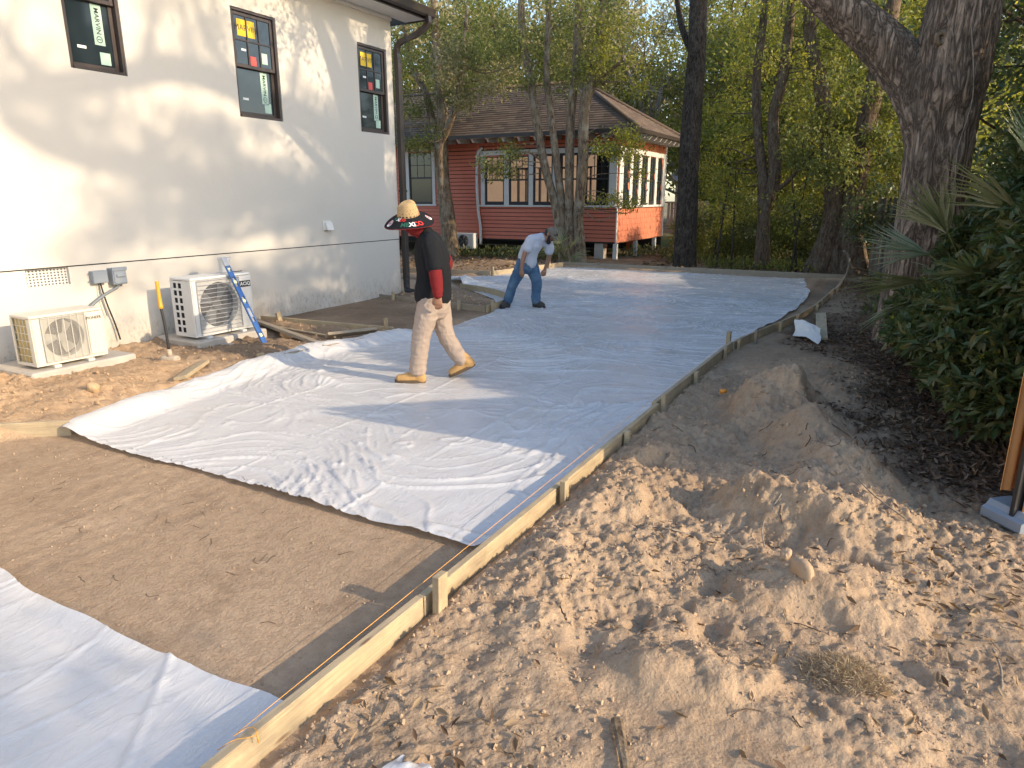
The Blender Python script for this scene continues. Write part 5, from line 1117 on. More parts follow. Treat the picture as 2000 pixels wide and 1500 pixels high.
undergrowth('low green brush behind the far board', [(-5.6, -1.2, 19, 22, .8), (-4.2, -1.5, 17.5, 19, .3)], .12, 'leaf_mid', .22, 3000, 32)
undergrowth('ivy and weeds at the foot of the fence and the oak', [(-.3, 2.5, 11.5, 17, 1)], .10, 'leaf_dark', .18, 2500, 33)
G3 = 'thin saplings behind the far board'
for i, (x, y, h_, lean, lab) in enumerate([(-3.9, 17.9, 2.2, .06, 'thin dark sapling nearest the pine'), (-3.55, 18.1, 2.6, -.03, 'thin dark sapling second from the pine'), (-2.1, 17.8, 2.8, .05, 'pair stem sapling left of the twin trunks'), (-1.98, 17.9, 2.4, -.12, 'leaning thin sapling just left of the twin trunks'), (-4.3, 19.3, 2.0, .1, 'short thin sapling behind the pine foot')]):
    tree(lab + ' rising behind the far board', 'sapling', (x, y, 0), [([(x, y, -.05), (x + lean * h_ * .5, y, h_ * .5), (x + lean * h_ * 1.2, y, h_)], [.03, .022, .01])], [(blobs(7, (x + lean * h_, y, h_ * .75), (.5, .4, h_ * .35), 60 + i), .25, 60, .09, 'leaf_yellow', .5)], 'bark_pine', G3, name='sapling', tr=.006, nseg=7)

# ------------------------------------------------------------------ dark fence right of the far corner
f = thing('wooden_fence', 'dark vertical board fence between the twin trunks and the oak', 'fence', (-.2, 17.6, 0))
A_, B_ = Vector((-.45, 17.9, 0)), Vector((1.9, 11.2, 0)); n_ = 46; ang = math.atan2(B_.y - A_.y, B_.x - A_.x); fr = random.Random(4)
bm_ = MB(); bm_.box((0, -.009, -.1), (.138, .009, 1.75), 0, .003); proto_b = None
for k in range(n_):
    p = A_.lerp(B_, k / n_)
    if proto_b is None: o = bm_.build('board', M['darkwood'], f); proto_b = o
    else: o = bpy.data.objects.new('board', proto_b.data); COL.objects.link(o); o.parent = f
    o.location = (p.x + .2, p.y - 17.6, gh(p.x, p.y) - .03 + fr.random() * .05); o.rotation_euler = (fr.uniform(-.02, .02), fr.uniform(-.012, .012), ang)
for z in (.35, 1.45):
    mb = MB(); p, q = A_ + Vector((.03, .02, z)), B_ + Vector((.03, .02, z)); mb.tube([p - f.location, q - f.location], .03, 4); mb.build('rail', M['darkwood'], f)

# ------------------------------------------------------------------ big shrub and palmetto at right
def shrub(label, vol, ntip, per, L, mat, seed, W=.36, origin=(0, 0, 0), newtip=None, shell=.55):
    """vol: list of ellipsoids (cx, cy, cz, rx, ry, rz)"""
    rs = np.random.RandomState(seed); t = thing('shrub', label, 'shrub', origin); O = np.array(origin, float)
    w_ = np.array([v[3] * v[4] * v[5] for v in vol]) ** .67; w_ /= w_.sum(); T, Dn, own = [], [], []
    for i, v in enumerate(vol):
        k = int(ntip * w_[i]); d = rand_dirs(k, rs); d[:, 2] = np.where(d[:, 2] < -.55, -d[:, 2], d[:, 2]); r = (shell + (1 - shell) * rs.rand(k) ** .7) * (1 + .22 * vn(d[:, 0] * 2.5 + i, d[:, 2] * 2.5 + d[:, 1], seed))
        T.append(np.array(v[:3]) + d * r[:, None] * np.array(v[3:])); Dn.append(d); own += [i] * k
    T = np.vstack(T); Dn = np.vstack(Dn); own = np.array(own); keep = T[:, 2] > ground_h(T[:, 0], T[:, 1]) + .06; T, Dn, own = T[keep], Dn[keep], own[keep]
    B = []; D = []
    for k in range(per):
        a = rand_dirs(len(T), rs); d = Dn * .75 + a * .85 + np.array([0, 0, .12]); B.append(T - Dn * (k / per) * .13 + rs.normal(size=T.shape) * .008); D.append(d)
    V, F = big_leaf_arrays(np.vstack(B) - O, np.vstack(D), L, W, rs, .22, .22)
    VV, FF, nb = [], [], 0
    for i, v in enumerate(vol):
        base = np.array([v[0] + rs.normal() * .1, v[1] + rs.normal() * .1, 0]); ids = np.where(own == i)[0]; ids = ids[rs.permutation(len(ids))[:110]]
        for j in ids:
            tp = T[j]; c = np.array(v[:3]) * (1, 1, .8); P = crv([base + rs.normal(size=3) * (.06, .06, 0), c + rs.normal(size=3) * np.array(v[3:]) * .25, tp], 7); Vt, Ft = tube_arrays(P - O, np.linspace(.014, .003, 7), 4); VV.append(Vt); FF.append(Ft + nb); nb += len(Vt)
    link('stems', raw_mesh('stems', np.vstack(VV), np.vstack(FF), M['bark_brown'], smooth=True), t); link('foliage', raw_mesh('foliage', V, F, M[mat], smooth=True), t)
    if newtip:
        ids = rs.permutation(len(T))[:newtip]; B = np.repeat(T[ids] + Dn[ids] * .03, 5, 0); D = np.repeat(Dn[ids], 5, 0) + rand_dirs(len(B), rs) * .8 + (0, 0, .5); V, F = big_leaf_arrays(B - O, D, L * .55, W * .8, rs); link('new_leaves', raw_mesh('new_leaves', V, F, M['leaf_yellow'], smooth=True), t)
    return t
shrub('huge dark laurel shrub filling the right border beside the oak', [(.80, 7.0, .62, .68, 1.3, .68), (1.15, 6.5, 1.25, .55, 1.0, .8), (1.15, 7.6, 1.75, .5, 1.1, .8), (.92, 5.9, .42, .42, .6, .45)], 6200, 6, .105, 'leaf_dark', 91, origin=(1.3, 6.8, 0), newtip=160)
shrub('low spreading dark laurel in front of the oak foot', [(.62, 8.2, .55, .5, .8, .6), (.75, 9.0, 1.1, .35, .5, .6), (.35, 8.7, .45, .38, .5, .42)], 2200, 6, .095, 'leaf_dark', 92, origin=(.6, 8.4, 0), newtip=60)
shrub('taller loose green shrub climbing the right border above the dark laurel', [(1.35, 7.4, 2.7, .45, .9, .7), (1.45, 8.4, 3.4, .5, 1.0, .8), (1.3, 6.6, 2.2, .35, .7, .5), (1.7, 9.4, 2.4, .45, .8, .9)], 2400, 6, .11, 'leaf_mid', 93, origin=(1.5, 7.8, 0), newtip=200)
def fan(t, c, d, n, L, spread, seed, O):
    rs = np.random.RandomState(seed); c = np.array(c, float) - O; d = np.array(d, float); d /= np.linalg.norm(d); s = np.cross(d, (0, 0, 1)); s /= np.linalg.norm(s); s = s * math.cos(.5) + np.cross(s, d) * math.sin(.5) * rs.choice([-1, 1]); nrm = np.cross(d, s); mb = MB()
    for k in range(n):
        a = spread * (k / (n - 1) - .5); dr = d * math.cos(a) + s * math.sin(a); sd = np.cross(nrm, dr); l = L * (.75 + .3 * math.cos(a)) * (.9 + .2 * rs.rand()); V = []
        for t_, w_ in ((0, .006), (.25, .016), (.6, .013), (1, .001)):
            p = c + dr * l * t_ + np.array([0, 0, -1.]) * l * .12 * t_ ** 2.5 * rs.uniform(.3, 1.5) + nrm * (.01 * rs.normal()); V += [p - sd * w_ + nrm * w_ * .5, p, p + sd * w_ + nrm * w_ * .5]
        mb.add(V, [(3 * r + q, 3 * r + q + 1, 3 * r + q + 4, 3 * r + q + 3) for r in range(3) for q in range(2)])
    mb.build('frond', M['frond'], t)
    mb = MB(); mb.tube(crv([c, c - d * .3 - np.array([0, 0, .15]), c * .4 + np.array([0, 0, -.0])], 8), .007, 5); mb.build('stalk', M['leaf_mid'], t)
pm = thing('palmetto', 'silvery palmetto fans poking out of the laurel in front of the oak', 'palmetto', (.75, 8.0, 0)); PO = np.array((.75, 8.0, 0))
for i, (c, d, n, L, sp) in enumerate([((.42, 7.6, 1.50), (-.6, -.2, .8), 22, .62, 1.5), ((.80, 6.6, 1.72), (-.85, .1, .55), 18, .66, 1.4), ((.30, 7.7, 1.28), (-1, -.1, .35), 20, .62, 1.5), ((.28, 7.8, 1.02), (-1, -.1, -.05), 16, .68, 1.3), ((.9, 6.4, 1.95), (-.5, -.1, .9), 16, .6, 1.2),
                                      ((.62, 6.5, 1.22), (-.4, -.7, .55), 18, .42, 2.0), ((.45, 7.2, 1.12), (-.3, -.9, .1), 14, .42, 2.0), ((.25, 7.6, .85), (-.9, -.4, -.4), 14, .55, 1.3), ((.45, 7.0, .9), (-.5, -.8, .3), 14, .4, 1.8)]): fan(pm, c, d, n, L, sp, 200 + i, PO)
pm2 = thing('palmetto', 'small dark palmetto at the foot of the slim trunks behind the bending man', 'palmetto', (-7.9, 17.5, 0)); PO2 = np.array((-7.9, 17.5, 0))
for i, (c, d) in enumerate([((-8.1, 17.4, .5), (-.9, -.3, .5)), ((-8.2, 17.3, .35), (-1, -.3, -.1)), ((-7.7, 17.3, .5), (.6, -.4, .7)), ((-7.9, 17.2, .4), (-.3, -.9, .4)), ((-7.6, 17.3, .3), (1, -.3, .1)), ((-8.0, 17.4, .6), (-.4, 0, 1))]): fan(pm2, c, d, 14, .55, 2.4, 220 + i, PO2)

# ------------------------------------------------------------------ orange corrugated panels on a grey foot
t = thing('barrier_panel', 'orange corrugated barrier panel in a grey foot at the right border', 'barrier panel', (.735, 4.37, .02), R(41))
def corr(mb, x0, x1, y, z0, z1, pitch=.076, amp=.011):
    n = int((x1 - x0) / pitch * 8); xs = np.linspace(x0, x1, n); ys = y + amp * np.sin(xs / pitch * 2 * PI); V = []
    for s_ in (0, .004): V += [(x, yy + s_, z) for z in (z0, z1) for x, yy in zip(xs, ys)]
    F = [(i, i + 1, n + i + 1, n + i) for i in range(n - 1)] + [(2 * n + i, 3 * n + i, 3 * n + i + 1, 2 * n + i + 1) for i in range(n - 1)] + [(0, n, 3 * n, 2 * n), (n - 1, 3 * n - 1, 4 * n - 1, 2 * n - 1)]
    mb.add(V, F, 0, True)
mb = MB(); corr(mb, .0, 1.9, .06, .20, 2.0); mb.build('panel', M['orange'], t)
mb = MB(); corr(mb, .03, 1.9, -.07, .11, 1.96); mb.build('panel', M['orange'], t)
for q in (((-.01, -.045, .09), (.05, -.02, 1.98)), ((1.86, -.02, .09), (1.9, .045, 2.0))): mb = MB(); mb.box(*q, 0, .003); mb.build('post', M['black'], t)
mb = MB(); mb.prism([(-.03, .03), (.02, -.02), (.62, -.02), (.66, .02), (.66, .075), (.2, .10), (.16, .125), (.02, .125), (.0, .095), (-.03, .08)], 1, -.12, .13); o = mb.build('foot', M['greyplastic'], t)

# ------------------------------------------------------------------ big tree off to the right: its limbs and leaves shade the white wall
TEL = math.tan(R(SUN_EL))
def up_sun(yw, zw, X):      # point at x = X on the sun ray that meets the white wall at (yw, zw)
    t_ = X - WX; return (X, yw + SUN_DY * t_, zw + TEL * t_)
A1 = [(4.04, 2.78, 10.2), (4.45, 2.95, 10.4), (5.01, 3.05, 10.7), (5.52, 3.2, 10.9), (6.07, 3.34, 11.2), (6.67, 3.3, 11.4), (7.3, 3.15, 11.6), (8.4, 2.9, 11.8), (9.7, 2.2, 12.0)]
B1 = [(4.01, 2.61, 12.8), (4.36, 2.4, 12.8), (4.77, 2.25, 12.7), (5.23, 2.19, 12.6), (5.89, 2.06, 12.5), (6.5, 1.9, 12.4), (7.76, 1.9, 12.3), (9.0, 1.5, 12.2), (9.8, 1.0, 12.0)]
C1 = [(6.42, 4.3, 10.6), (6.55, 4.03, 10.8), (6.67, 3.76, 11), (6.87, 3.5, 11.2), (7.2, 3.2, 11.5)]
D1 = [(9.06, 4.54, 12.4), (8.44, 4.41, 12.2), (8.23, 4.04, 12.1), (8.05, 3.45, 12), (7.89, 3.0, 11.9)]
E1 = [(3.6, 4.2, 9.6), (4.1, 3.5, 9.8), (4.4, 3.0, 10.2)]; F1 = [(6.1, 4.6, 10.2), (5.9, 3.9, 10.5), (5.6, 3.2, 10.9)]
def pol(L): return [up_sun(*p) for p in L]
base = (12.2, 10.6, 0); trunk_pts = [(12.2, 10.6, -.2), (12.1, 10.7, 3), (12.0, 10.6, 6), (12.0, 10.55, 8.4), (12.1, 10.3, 10), (12.3, 10.0, 13)]
gob = []; rs_ = np.random.RandomState(17)
def fld(y0, y1, z0, z1, n, r): 
    for _ in range(n): gob.append((*up_sun(rs_.uniform(y0, y1), rs_.uniform(z0, z1), rs_.uniform(10.2, 13.5)), r))
fld(4.4, 7.0, 2.05, 2.85, 34, .32); fld(4.9, 9.0, 1.4, 2.2, 52, .32); fld(7.0, 9.2, 2.0, 3.0, 14, .28); fld(5.2, 6.9, 3.4, 4.4, 10, .22); fld(8.4, 10.6, 1.2, 3.3, 40, .36); fld(3.5, 4.6, 2.9, 3.9, 9, .26); fld(5.0, 6.6, 3.3, 4.6, 9, .26); fld(7.9, 9.6, 2.9, 4.4, 10, .24); fld(4.4, 5.6, .9, 2.0, 12, .3); fld(6.5, 7.0, 2.0, 4, 6, .24)
fld(4.9, 8.4, .0, .9, 34, .3); fld(5.3, 6.6, 1.0, 1.8, 14, .28); fld(7.5, 8.6, .9, 1.8, 10, .25); fld(9.2, 10.6, .0, 1.6, 20, .34); fld(3.4, 9, 4.9, 8, 26, .6)
gob = np.array(gob)
tree('spreading oak standing far right of the photo whose limbs shade the white wall', 'tree', base, [(trunk_pts, [.5, .42, .38, .34, .28, .15]), (pol(A1)[::-1], [.26, .22, .2, .18, .17, .16, .15, .14, .12]), (pol(B1)[::-1], [.26, .23, .21, .2, .18, .17, .16, .15, .12]),
      (pol(C1)[::-1], [.08, .07, .06, .05]), (pol(D1)[::-1], [.06, .06, .05, .04]), (pol(E1)[::-1], [.08, .06, .04]), (pol(F1)[::-1], [.07, .05, .03])], [(gob[:, :3], gob[:, 3], 150, .075, 'leaf_mid', .3)], 'bark_oak', name='oak_tree', tr=.025)
# lower tree near the photographer: its crown dims the bottom left sheet
g2 = []
for _ in range(64): x = rs_.uniform(7.5, 9.5); xs_ = rs_.uniform(-4.8, -1.9); g2.append((x, rs_.uniform(-1.2, 1.32) + SUN_DY * (x - xs_), (x - xs_) * TEL))
tree('small evergreen standing to the right of the photographer', 'tree', (8.6, .2, 0), [([(8.6, .2, -.1), (8.5, .3, 2), (8.6, .4, 4.2)], [.14, .11, .05])], [(g2, .42, 190, .08, 'leaf_mid', .3)], 'bark_brown', tr=.02)

# ------------------------------------------------------------------ people
def capped(P, ra, rb=None, n=16, ref=(0, 1, 0), seg=None):
    """closed elliptical loft with rounded ends; ra lies along ref"""
    P = np.asarray(P, float); k = seg or max(10, 5 * len(P)); u = np.linspace(0, 1, len(P)); U = np.linspace(0, 1, k)
    ra = np.atleast_1d(np.asarray(ra, float)) * np.ones(len(P)); rb = ra if rb is None else np.atleast_1d(np.asarray(rb, float)) * np.ones(len(P))
    A = crv(np.c_[P, ra, rb], k); Q, a, b = A[:, :3], np.abs(A[:, 3]), np.abs(A[:, 4]); d0 = Q[0] - Q[1]; d0 /= np.linalg.norm(d0); d1 = Q[-1] - Q[-2]; d1 /= np.linalg.norm(d1); m0, m1 = min(a[0], b[0]), min(a[-1], b[-1])
    ph = np.array([80, 60, 38, 18]); c, s = np.cos(np.radians(ph))[:, None], np.sin(np.radians(ph))[:, None]
    Q = np.vstack([Q[0] + d0 * m0 * s * .9, Q, (Q[-1] + d1 * m1 * s * .9)[::-1]]); a2 = np.r_[a[0] * c[:, 0], a, (a[-1] * c[:, 0])[::-1]]; b2 = np.r_[b[0] * c[:, 0], b, (b[-1] * c[:, 0])[::-1]]
    V, F = tube_arrays(Q, a2, n, rb=b2, ref=ref); K = len(Q) * n; V = np.vstack([V, Q[0] + d0 * 1e-3, Q[-1] + d1 * 1e-3]); i = np.arange(n)
    T = [(K, (j + 1) % n, j) for j in i] + [(K + 1, K - n + j, K - n + (j + 1) % n) for j in i]
    return V, [tuple(f) for f in F] + T
def wr3(P, s, seed): 
    r = np.random.RandomState(seed); o = 0
    for _ in range(7): k = r.normal(size=3) * s; o = o + np.sin(P @ k + r.rand() * 6.3 + 1.2 * np.sin(P @ (r.normal(size=3) * s * .5)))
    return o / 7
def blob(name, prims, vox, mat, parent, wrinkle=0, ws=25, seed=1, smooth=4, cut=None, aniso=(1, 1, 1)):
    mb = MB()
    for V, F in prims: mb.add(V, F)
    me = bpy.data.meshes.new(name); me.from_pydata(mb.v, [], mb.f); ob = bpy.data.objects.new(name, me); COL.objects.link(ob)
    m = ob.modifiers.new('r', 'REMESH'); m.mode = 'VOXEL'; m.voxel_size = vox; m.use_smooth_shade = True
    s = ob.modifiers.new('s', 'SMOOTH'); s.iterations = smooth; s.factor = .5
    dg = bpy.context.evaluated_depsgraph_get(); me2 = bpy.data.meshes.new_from_object(ob.evaluated_get(dg)); bpy.data.objects.remove(ob); me2.name = name; me2.materials.clear(); me2.materials.append(M[mat])
    n = len(me2.vertices); co = np.empty(n * 3, np.float32); me2.vertices.foreach_get('co', co); co = co.reshape(-1, 3)
    if wrinkle:
        no = np.empty(n * 3, np.float32); me2.vertices.foreach_get('normal', no); no = no.reshape(-1, 3); Q = co * np.array(aniso)
        w_ = 1 - np.abs(wr3(Q, ws, seed)) * 2.4; w2 = wr3(Q, ws * 2.3, seed + 1); co = co + no * (wrinkle * (.8 * np.clip(w_, -1, 1) + .35 * w2))[:, None]; me2.vertices.foreach_set('co', co.ravel().astype(np.float32))
    me2.polygons.foreach_set('use_smooth', np.ones(len(me2.polygons), bool)); me2.update()
    return link(name, me2, parent)
def hand(w_, d, up, side, palm=.085, curl=.5):
    """primitives for a relaxed hand: wrist w_, d = direction of the fingers, up = back of the hand, side = thumb side"""
    w_, d, up, side = (np.array(v, float) for v in (w_, d, up, side)); d /= np.linalg.norm(d); side = side - d * side.dot(d); side /= np.linalg.norm(side); up = np.cross(d, side) if np.dot(np.cross(d, side), up) > 0 else -np.cross(d, side)
    out = [capped([w_ - d * .02, w_ + d * .03, w_ + d * .085], [.026, .036, .040], [.020, .016, .014], ref=tuple(side))]
    for i, (o, l) in enumerate(((.030, .072), (.010, .08), (-.011, .074), (-.030, .058))):
        b = w_ + d * .08 + side * o; p = [b]; a = .12 + curl * .3
        for f in (.45, .32, .23): p.append(p[-1] + (d * math.cos(a) - up * math.sin(a)) * l * f); a += curl * .75
        out.append(capped(p, [.0098, .0092, .0085, .0075], n=8))
    b = w_ + d * .03 + side * .03; out.append(capped([w_ + d * .015 + side * .015, b + side * .012 - up * .01 + d * .012, b + side * .022 - up * .018 + d * .045, b + side * .018 - up * .024 + d * .066], [.015, .013, .011, .009], n=8)); return out
def person(loc, label):
    t = thing('person', label, 'person', loc); t.rotation_euler = (0, 0, R(28.7)); return t
S1 = .02
# --- the man in the straw hat, walking left (local +X = to the right in the photo, -Y = towards the photographer)
p1 = person((-4.0, 5.47, S1), 'man in black T-shirt with red sleeves, pale trousers and wide straw hat walking left')
shN, elN, wrN = (.125, -.20, 1.39), (.165, -.26, 1.12), (.185, -.285, .90)
shF, elF, wrF = (.11, .18, 1.39), (.225, .24, 1.15), (.16, .27, .93)
body = [ell((-.075, -.01, 1.60), (.085, .076, .115)), ell((-.115, -.012, 1.565), (.058, .06, .075)), capped([(.05, 0, 1.40), (.01, 0, 1.48), (-.05, -.005, 1.56)], [.06, .055, .055]),
        capped([(.12, 0, .86), (.12, 0, 1.05), (.095, 0, 1.25), (.07, 0, 1.40)], [.14, .14, .15, .12], [.10, .10, .11, .08]),
        capped([(.07, 0, 1.36), shN, elN, wrN], [.05, .05, .038, .026]), capped([(.07, 0, 1.36), shF, elF, wrF], [.05, .05, .038, .026]),
        capped([(.11, -.07, .88), (-.0, -.1, .50), (-.06, -.1, .12)], [.07, .05, .04]), capped([(.13, .07, .88), (.19, .1, .47), (.37, .1, .16)], [.07, .05, .04]), ell((-.168, -.012, 1.59), (.018, .012, .025)), ell((-.06, -.088, 1.60), (.02, .01, .03))]
body += hand(wrN, (.02, .03, -1), (0, -1, 0), (-1, 0, 0)) + hand(wrF, (-.15, 0, -1), (0, 1, 0), (-1, 0, 0))
blob('body', body, .0055, 'skin', p1, smooth=3)
blob('t_shirt', [capped([(.105, 0, .86), (.115, 0, .95), (.12, 0, 1.08), (.10, 0, 1.24), (.075, 0, 1.37), (.045, 0, 1.455)], [.185, .18, .178, .19, .175, .085], [.182, .175, .165, .16, .13, .08]),
                 capped([(.075, -.08, 1.385), (.12, -.195, 1.37), (.145, -.232, 1.24), (.158, -.245, 1.16)], [.09, .085, .077, .08], ref=(1, 0, 0)), capped([(.075, .08, 1.385), (.11, .175, 1.37), (.17, .215, 1.25), (.2, .23, 1.18)], [.09, .085, .075, .078], ref=(1, 0, 0))],
     .009, 'blackshirt', p1, .007, 16, 3, aniso=(1, 1, .7))
for nm, a, b, c, sd in (('arm_sleeve', (.155, -.24, 1.2), elN, wrN, 5), ('arm_sleeve', (.19, .225, 1.22), elF, wrF, 6)):
    a, b, c = map(np.array, (a, b, c)); e_ = c + (c - b) * -.02; blob(nm, [capped([a, b, (b + c) / 2, e_], [.068, .062, .058, .047])], .007, 'redcloth', p1, .0035, 40, sd, aniso=(.5, .5, 2))
blob('neck_gaiter', [capped([(.045, 0, 1.425), (.005, 0, 1.475), (-.05, -.005, 1.50), (-.105, -.01, 1.545), (-.115, -.01, 1.60)], [.085, .082, .082, .076, .07], [.08, .075, .07, .062, .055])], .007, 'redcloth', p1, .006, 30, 8)
blob('trousers', [capped([(.115, 0, .84), (.115, 0, .80), (.11, 0, .74)], [.15, .17, .155], [.14, .16, .15]), capped([(.09, -.08, .82), (.045, -.095, .66), (-.005, -.1, .49), (-.035, -.1, .30), (-.058, -.1, .125)], [.105, .108, .092, .085, .080], [.115, .108, .09, .085, .082]),
                  capped([(.14, .08, .82), (.17, .095, .64), (.205, .1, .46), (.29, .1, .30), (.36, .1, .19)], [.105, .105, .088, .078, .072], [.112, .105, .088, .08, .076])], .009, 'khaki', p1, .008, 20, 11, aniso=(1, 1, 1.5))
def boot(parent, heel, toe, ank, mat, solemat, seed, tilt_up=0, h=.105, name='boot'):
    h_, t_, a_ = map(lambda v: np.array(v, float), (heel, toe, ank)); d = t_ - h_; L = np.linalg.norm(d); d /= L; s = np.cross(d, (0, 0, 1)); s /= np.linalg.norm(s); up = np.cross(s, d)
    pr_ = [capped([h_ + d * .03 + up * .045, h_ + d * .11 + up * .05, h_ + d * .19 + up * .04, h_ + d * (L - .045) + up * .040], [.046, .048, .052, .045], [.055, .062, .054, .042], ref=tuple(s)), capped([h_ + d * .05 + up * .05, a_ * .6 + (h_ + d * .06 + up * .1) * .4, a_], [.052, .054, .056], [.06, .058, .056], ref=tuple(s))]
    b = blob(name, pr_, .006, mat, parent, .002, 40, seed); mb = MB(); n = 20; pts = []
    for k in range(n):
        a = 2 * PI * k / n; cx = math.cos(a); w_ = .052 + .006 * cx * (1 if cx > 0 else .4); pts.append((L / 2 + (L / 2 + .006) * cx * (1 - .0 * abs(math.sin(a))), w_ * math.copysign(abs(math.sin(a)) ** .8, math.sin(a))))
    V = [h_ + d * x + s * y + up * z for z in (0, .032) for x, y in pts]; mb.add(V, [tuple(range(n)), tuple(range(n, 2 * n))] + [(i, (i + 1) % n, n + (i + 1) % n, n + i) for i in range(n)]); mb.build('sole', M[solemat], b)
    if name == 'boot':
        mb = MB()
        for k in range(5): c = h_ + d * (L * .42 + .018 * k - .02) + up * (.108 - .009 * k); mb.tube([c - s * .022, c + s * .022 + d * .008], .003, 5)
        mb.build('laces', M['ink'], b)
    return b
boot(p1, (.015, -.1, .0), (-.285, -.1, .0), (-.055, -.1, .16), 'tan_boot', 'sole', 21)
boot(p1, (.505, .1, .125), (.245, .1, .0), (.375, .1, .215), 'tan_boot', 'sole', 22)
# hat: crown, brim and its print
hat = bpy.data.objects.new('straw_hat', None); COL.objects.link(hat); hat.parent = p1; hat.empty_display_size = .1
ax = Vector((-.06, -.36, .93)).normalized(); xx = Vector((1, 0, 0)); xx = (xx - ax * xx.dot(ax)).normalized(); yy = ax.cross(xx)
hat.matrix_local = Matrix.Translation((-.105, -.02, 1.628)) @ Matrix((xx, yy, ax)).transposed().to_4x4()
BR = .238
def brim_z(r, a): return -.085 * max(0, (r - .09) / (BR - .09)) ** 1.3 * (1 + .25 * math.cos(2 * a)) + .03 * max(0, (r - .19) / .05) ** 2 * .5
mb = MB(); n = 64; rs__ = [.08, .10, .125, .15, .175, .2, .22, .234, BR]
V = [(r * math.cos(2 * PI * k / n), r * math.sin(2 * PI * k / n) * .94, brim_z(r, 2 * PI * k / n)) for r in rs__ for k in range(n)]; V2 = [(x, y, z - .004) for x, y, z in V]; K = len(V)
F = [(i * n + j, i * n + (j + 1) % n, i * n + n + (j + 1) % n, i * n + n + j) for i in range(len(rs__) - 1) for j in range(n)]; mb.add(V + V2, F + [tuple(K + q for q in f[::-1]) for f in F] + [((len(rs__) - 1) * n + j, (len(rs__) - 1) * n + (j + 1) % n, K + (len(rs__) - 1) * n + (j + 1) % n, K + (len(rs__) - 1) * n + j) for j in range(n)], 0, True)
mb.build('brim', M['blackshirt'], hat)
mb = MB(); mb.tube([(BR * math.cos(a), BR * .94 * math.sin(a), brim_z(BR, a) - .002) for a in np.linspace(0, 2 * PI, 65)], .0035, 5, cap=False); mb.build('brim_edge', M['redcloth'], hat)
n = 72; zs = [-.012, 0, .02, .045, .07, .095, .112, .124, .128, .12]; rr_ = [.104, .104, .101, .096, .09, .082, .072, .056, .034, .004]; V = []
for z, r in zip(zs, rr_):
    for k in range(n): a = 2 * PI * k / n; V.append((r * math.cos(a) * 1.0, r * .88 * math.sin(a), z - (.028 * math.exp(-((r * math.sin(a) * 1.0) / .03) ** 2) if z > .11 else 0) + .012 * (math.cos(a) if z > .08 else 0)))
# weave: open diamonds near the brim
CR = crv(np.array(zs)[:, None] * [1] if False else np.c_[zs, rr_], 44); V = []
for i, (z, r) in enumerate(CR):
    for k in range(n):
        a = 2 * PI * k / n; pin = .034 * math.exp(-((r * math.sin(a)) / .028) ** 2) * max(0, min(1, (z - .09) / .04)); bump_ = .0028 * math.sin(k * PI / 1.5 + i * PI * .66) * (r > .03); V.append(((r + bump_) * math.cos(a), (r + bump_) * .9 * math.sin(a), z - pin + .014 * math.cos(a) * max(0, (z - .05) / .09)))
F = []
for i in range(43):
    for j in range(n):
        if i in (5, 6, 7) and (j % 4) in (1, 2): continue
        if i in (12,) and j % 4 == (1): continue
        if i in (18,) and j % 4 == (3): continue
        F.append((i * n + j, i * n + (j + 1) % n, i * n + n + (j + 1) % n, i * n + n + j))
mb = MB(); mb.add(V, F, 0, True); mb.build('crown', M['straw'], hat)
def brim_text(s, mat, a0, r0, size, da, name):
    me = text_mesh(s, size, bold=.0022); co = [v.co.copy() for v in me.vertices]
    for v, c in zip(me.vertices, co):
        a = a0 + (c.x + da) / r0; r = r0 - c.y; v.co = (r * math.cos(a), r * math.sin(a) * .94, brim_z(r, a) + .0035)
    me.materials.append(M[mat]); me.update(); return link(name, me, hat)
A0 = R(-72); brim_text('ME', 'letter_g', A0, .185, .066, -.072, 'lettering'); brim_text('XI', 'letter_w', A0, .185, .066, -.002, 'lettering'); brim_text('CO', 'letter_r', A0, .185, .066, .062, 'lettering')
A1_ = R(-128); brim_text('XI', 'letter_w', A1_, .128, .042, 0, 'lettering'); brim_text('CO', 'letter_r', A1_, .128, .042, .044, 'lettering'); brim_text('ME', 'letter_g', A1_, .128, .042, -.046, 'lettering')
def roundel(a0, r0, rad):
    for mat, q0, q1, dz, sh in (('letter_w', 0, rad, .003, 0), ('letter_r', rad * .55, rad * .8, .0045, 0), ('letter_g', 0, rad * .3, .0045, 0)):
        m_ = 20; V = []
        for k in range(m_):
            for q in (q0, q1): b = 2 * PI * k / m_; a = a0 + q * math.cos(b) / r0 * 1.15; r = r0 + q * math.sin(b); V.append((r * math.cos(a), r * .94 * math.sin(a), brim_z(r, a) + dz))
        mb = MB(); mb.add(V, [(2 * i, 2 * i + 1, (2 * i + 3) % (2 * m_), (2 * i + 2) % (2 * m_)) for i in range(m_) if not (mat == 'letter_r' and i % 20 in (3, 4, 5, 6, 12))]); mb.build('emblem', M[mat], hat)
roundel(R(-158), .185, .034); roundel(R(15), .19, .03)

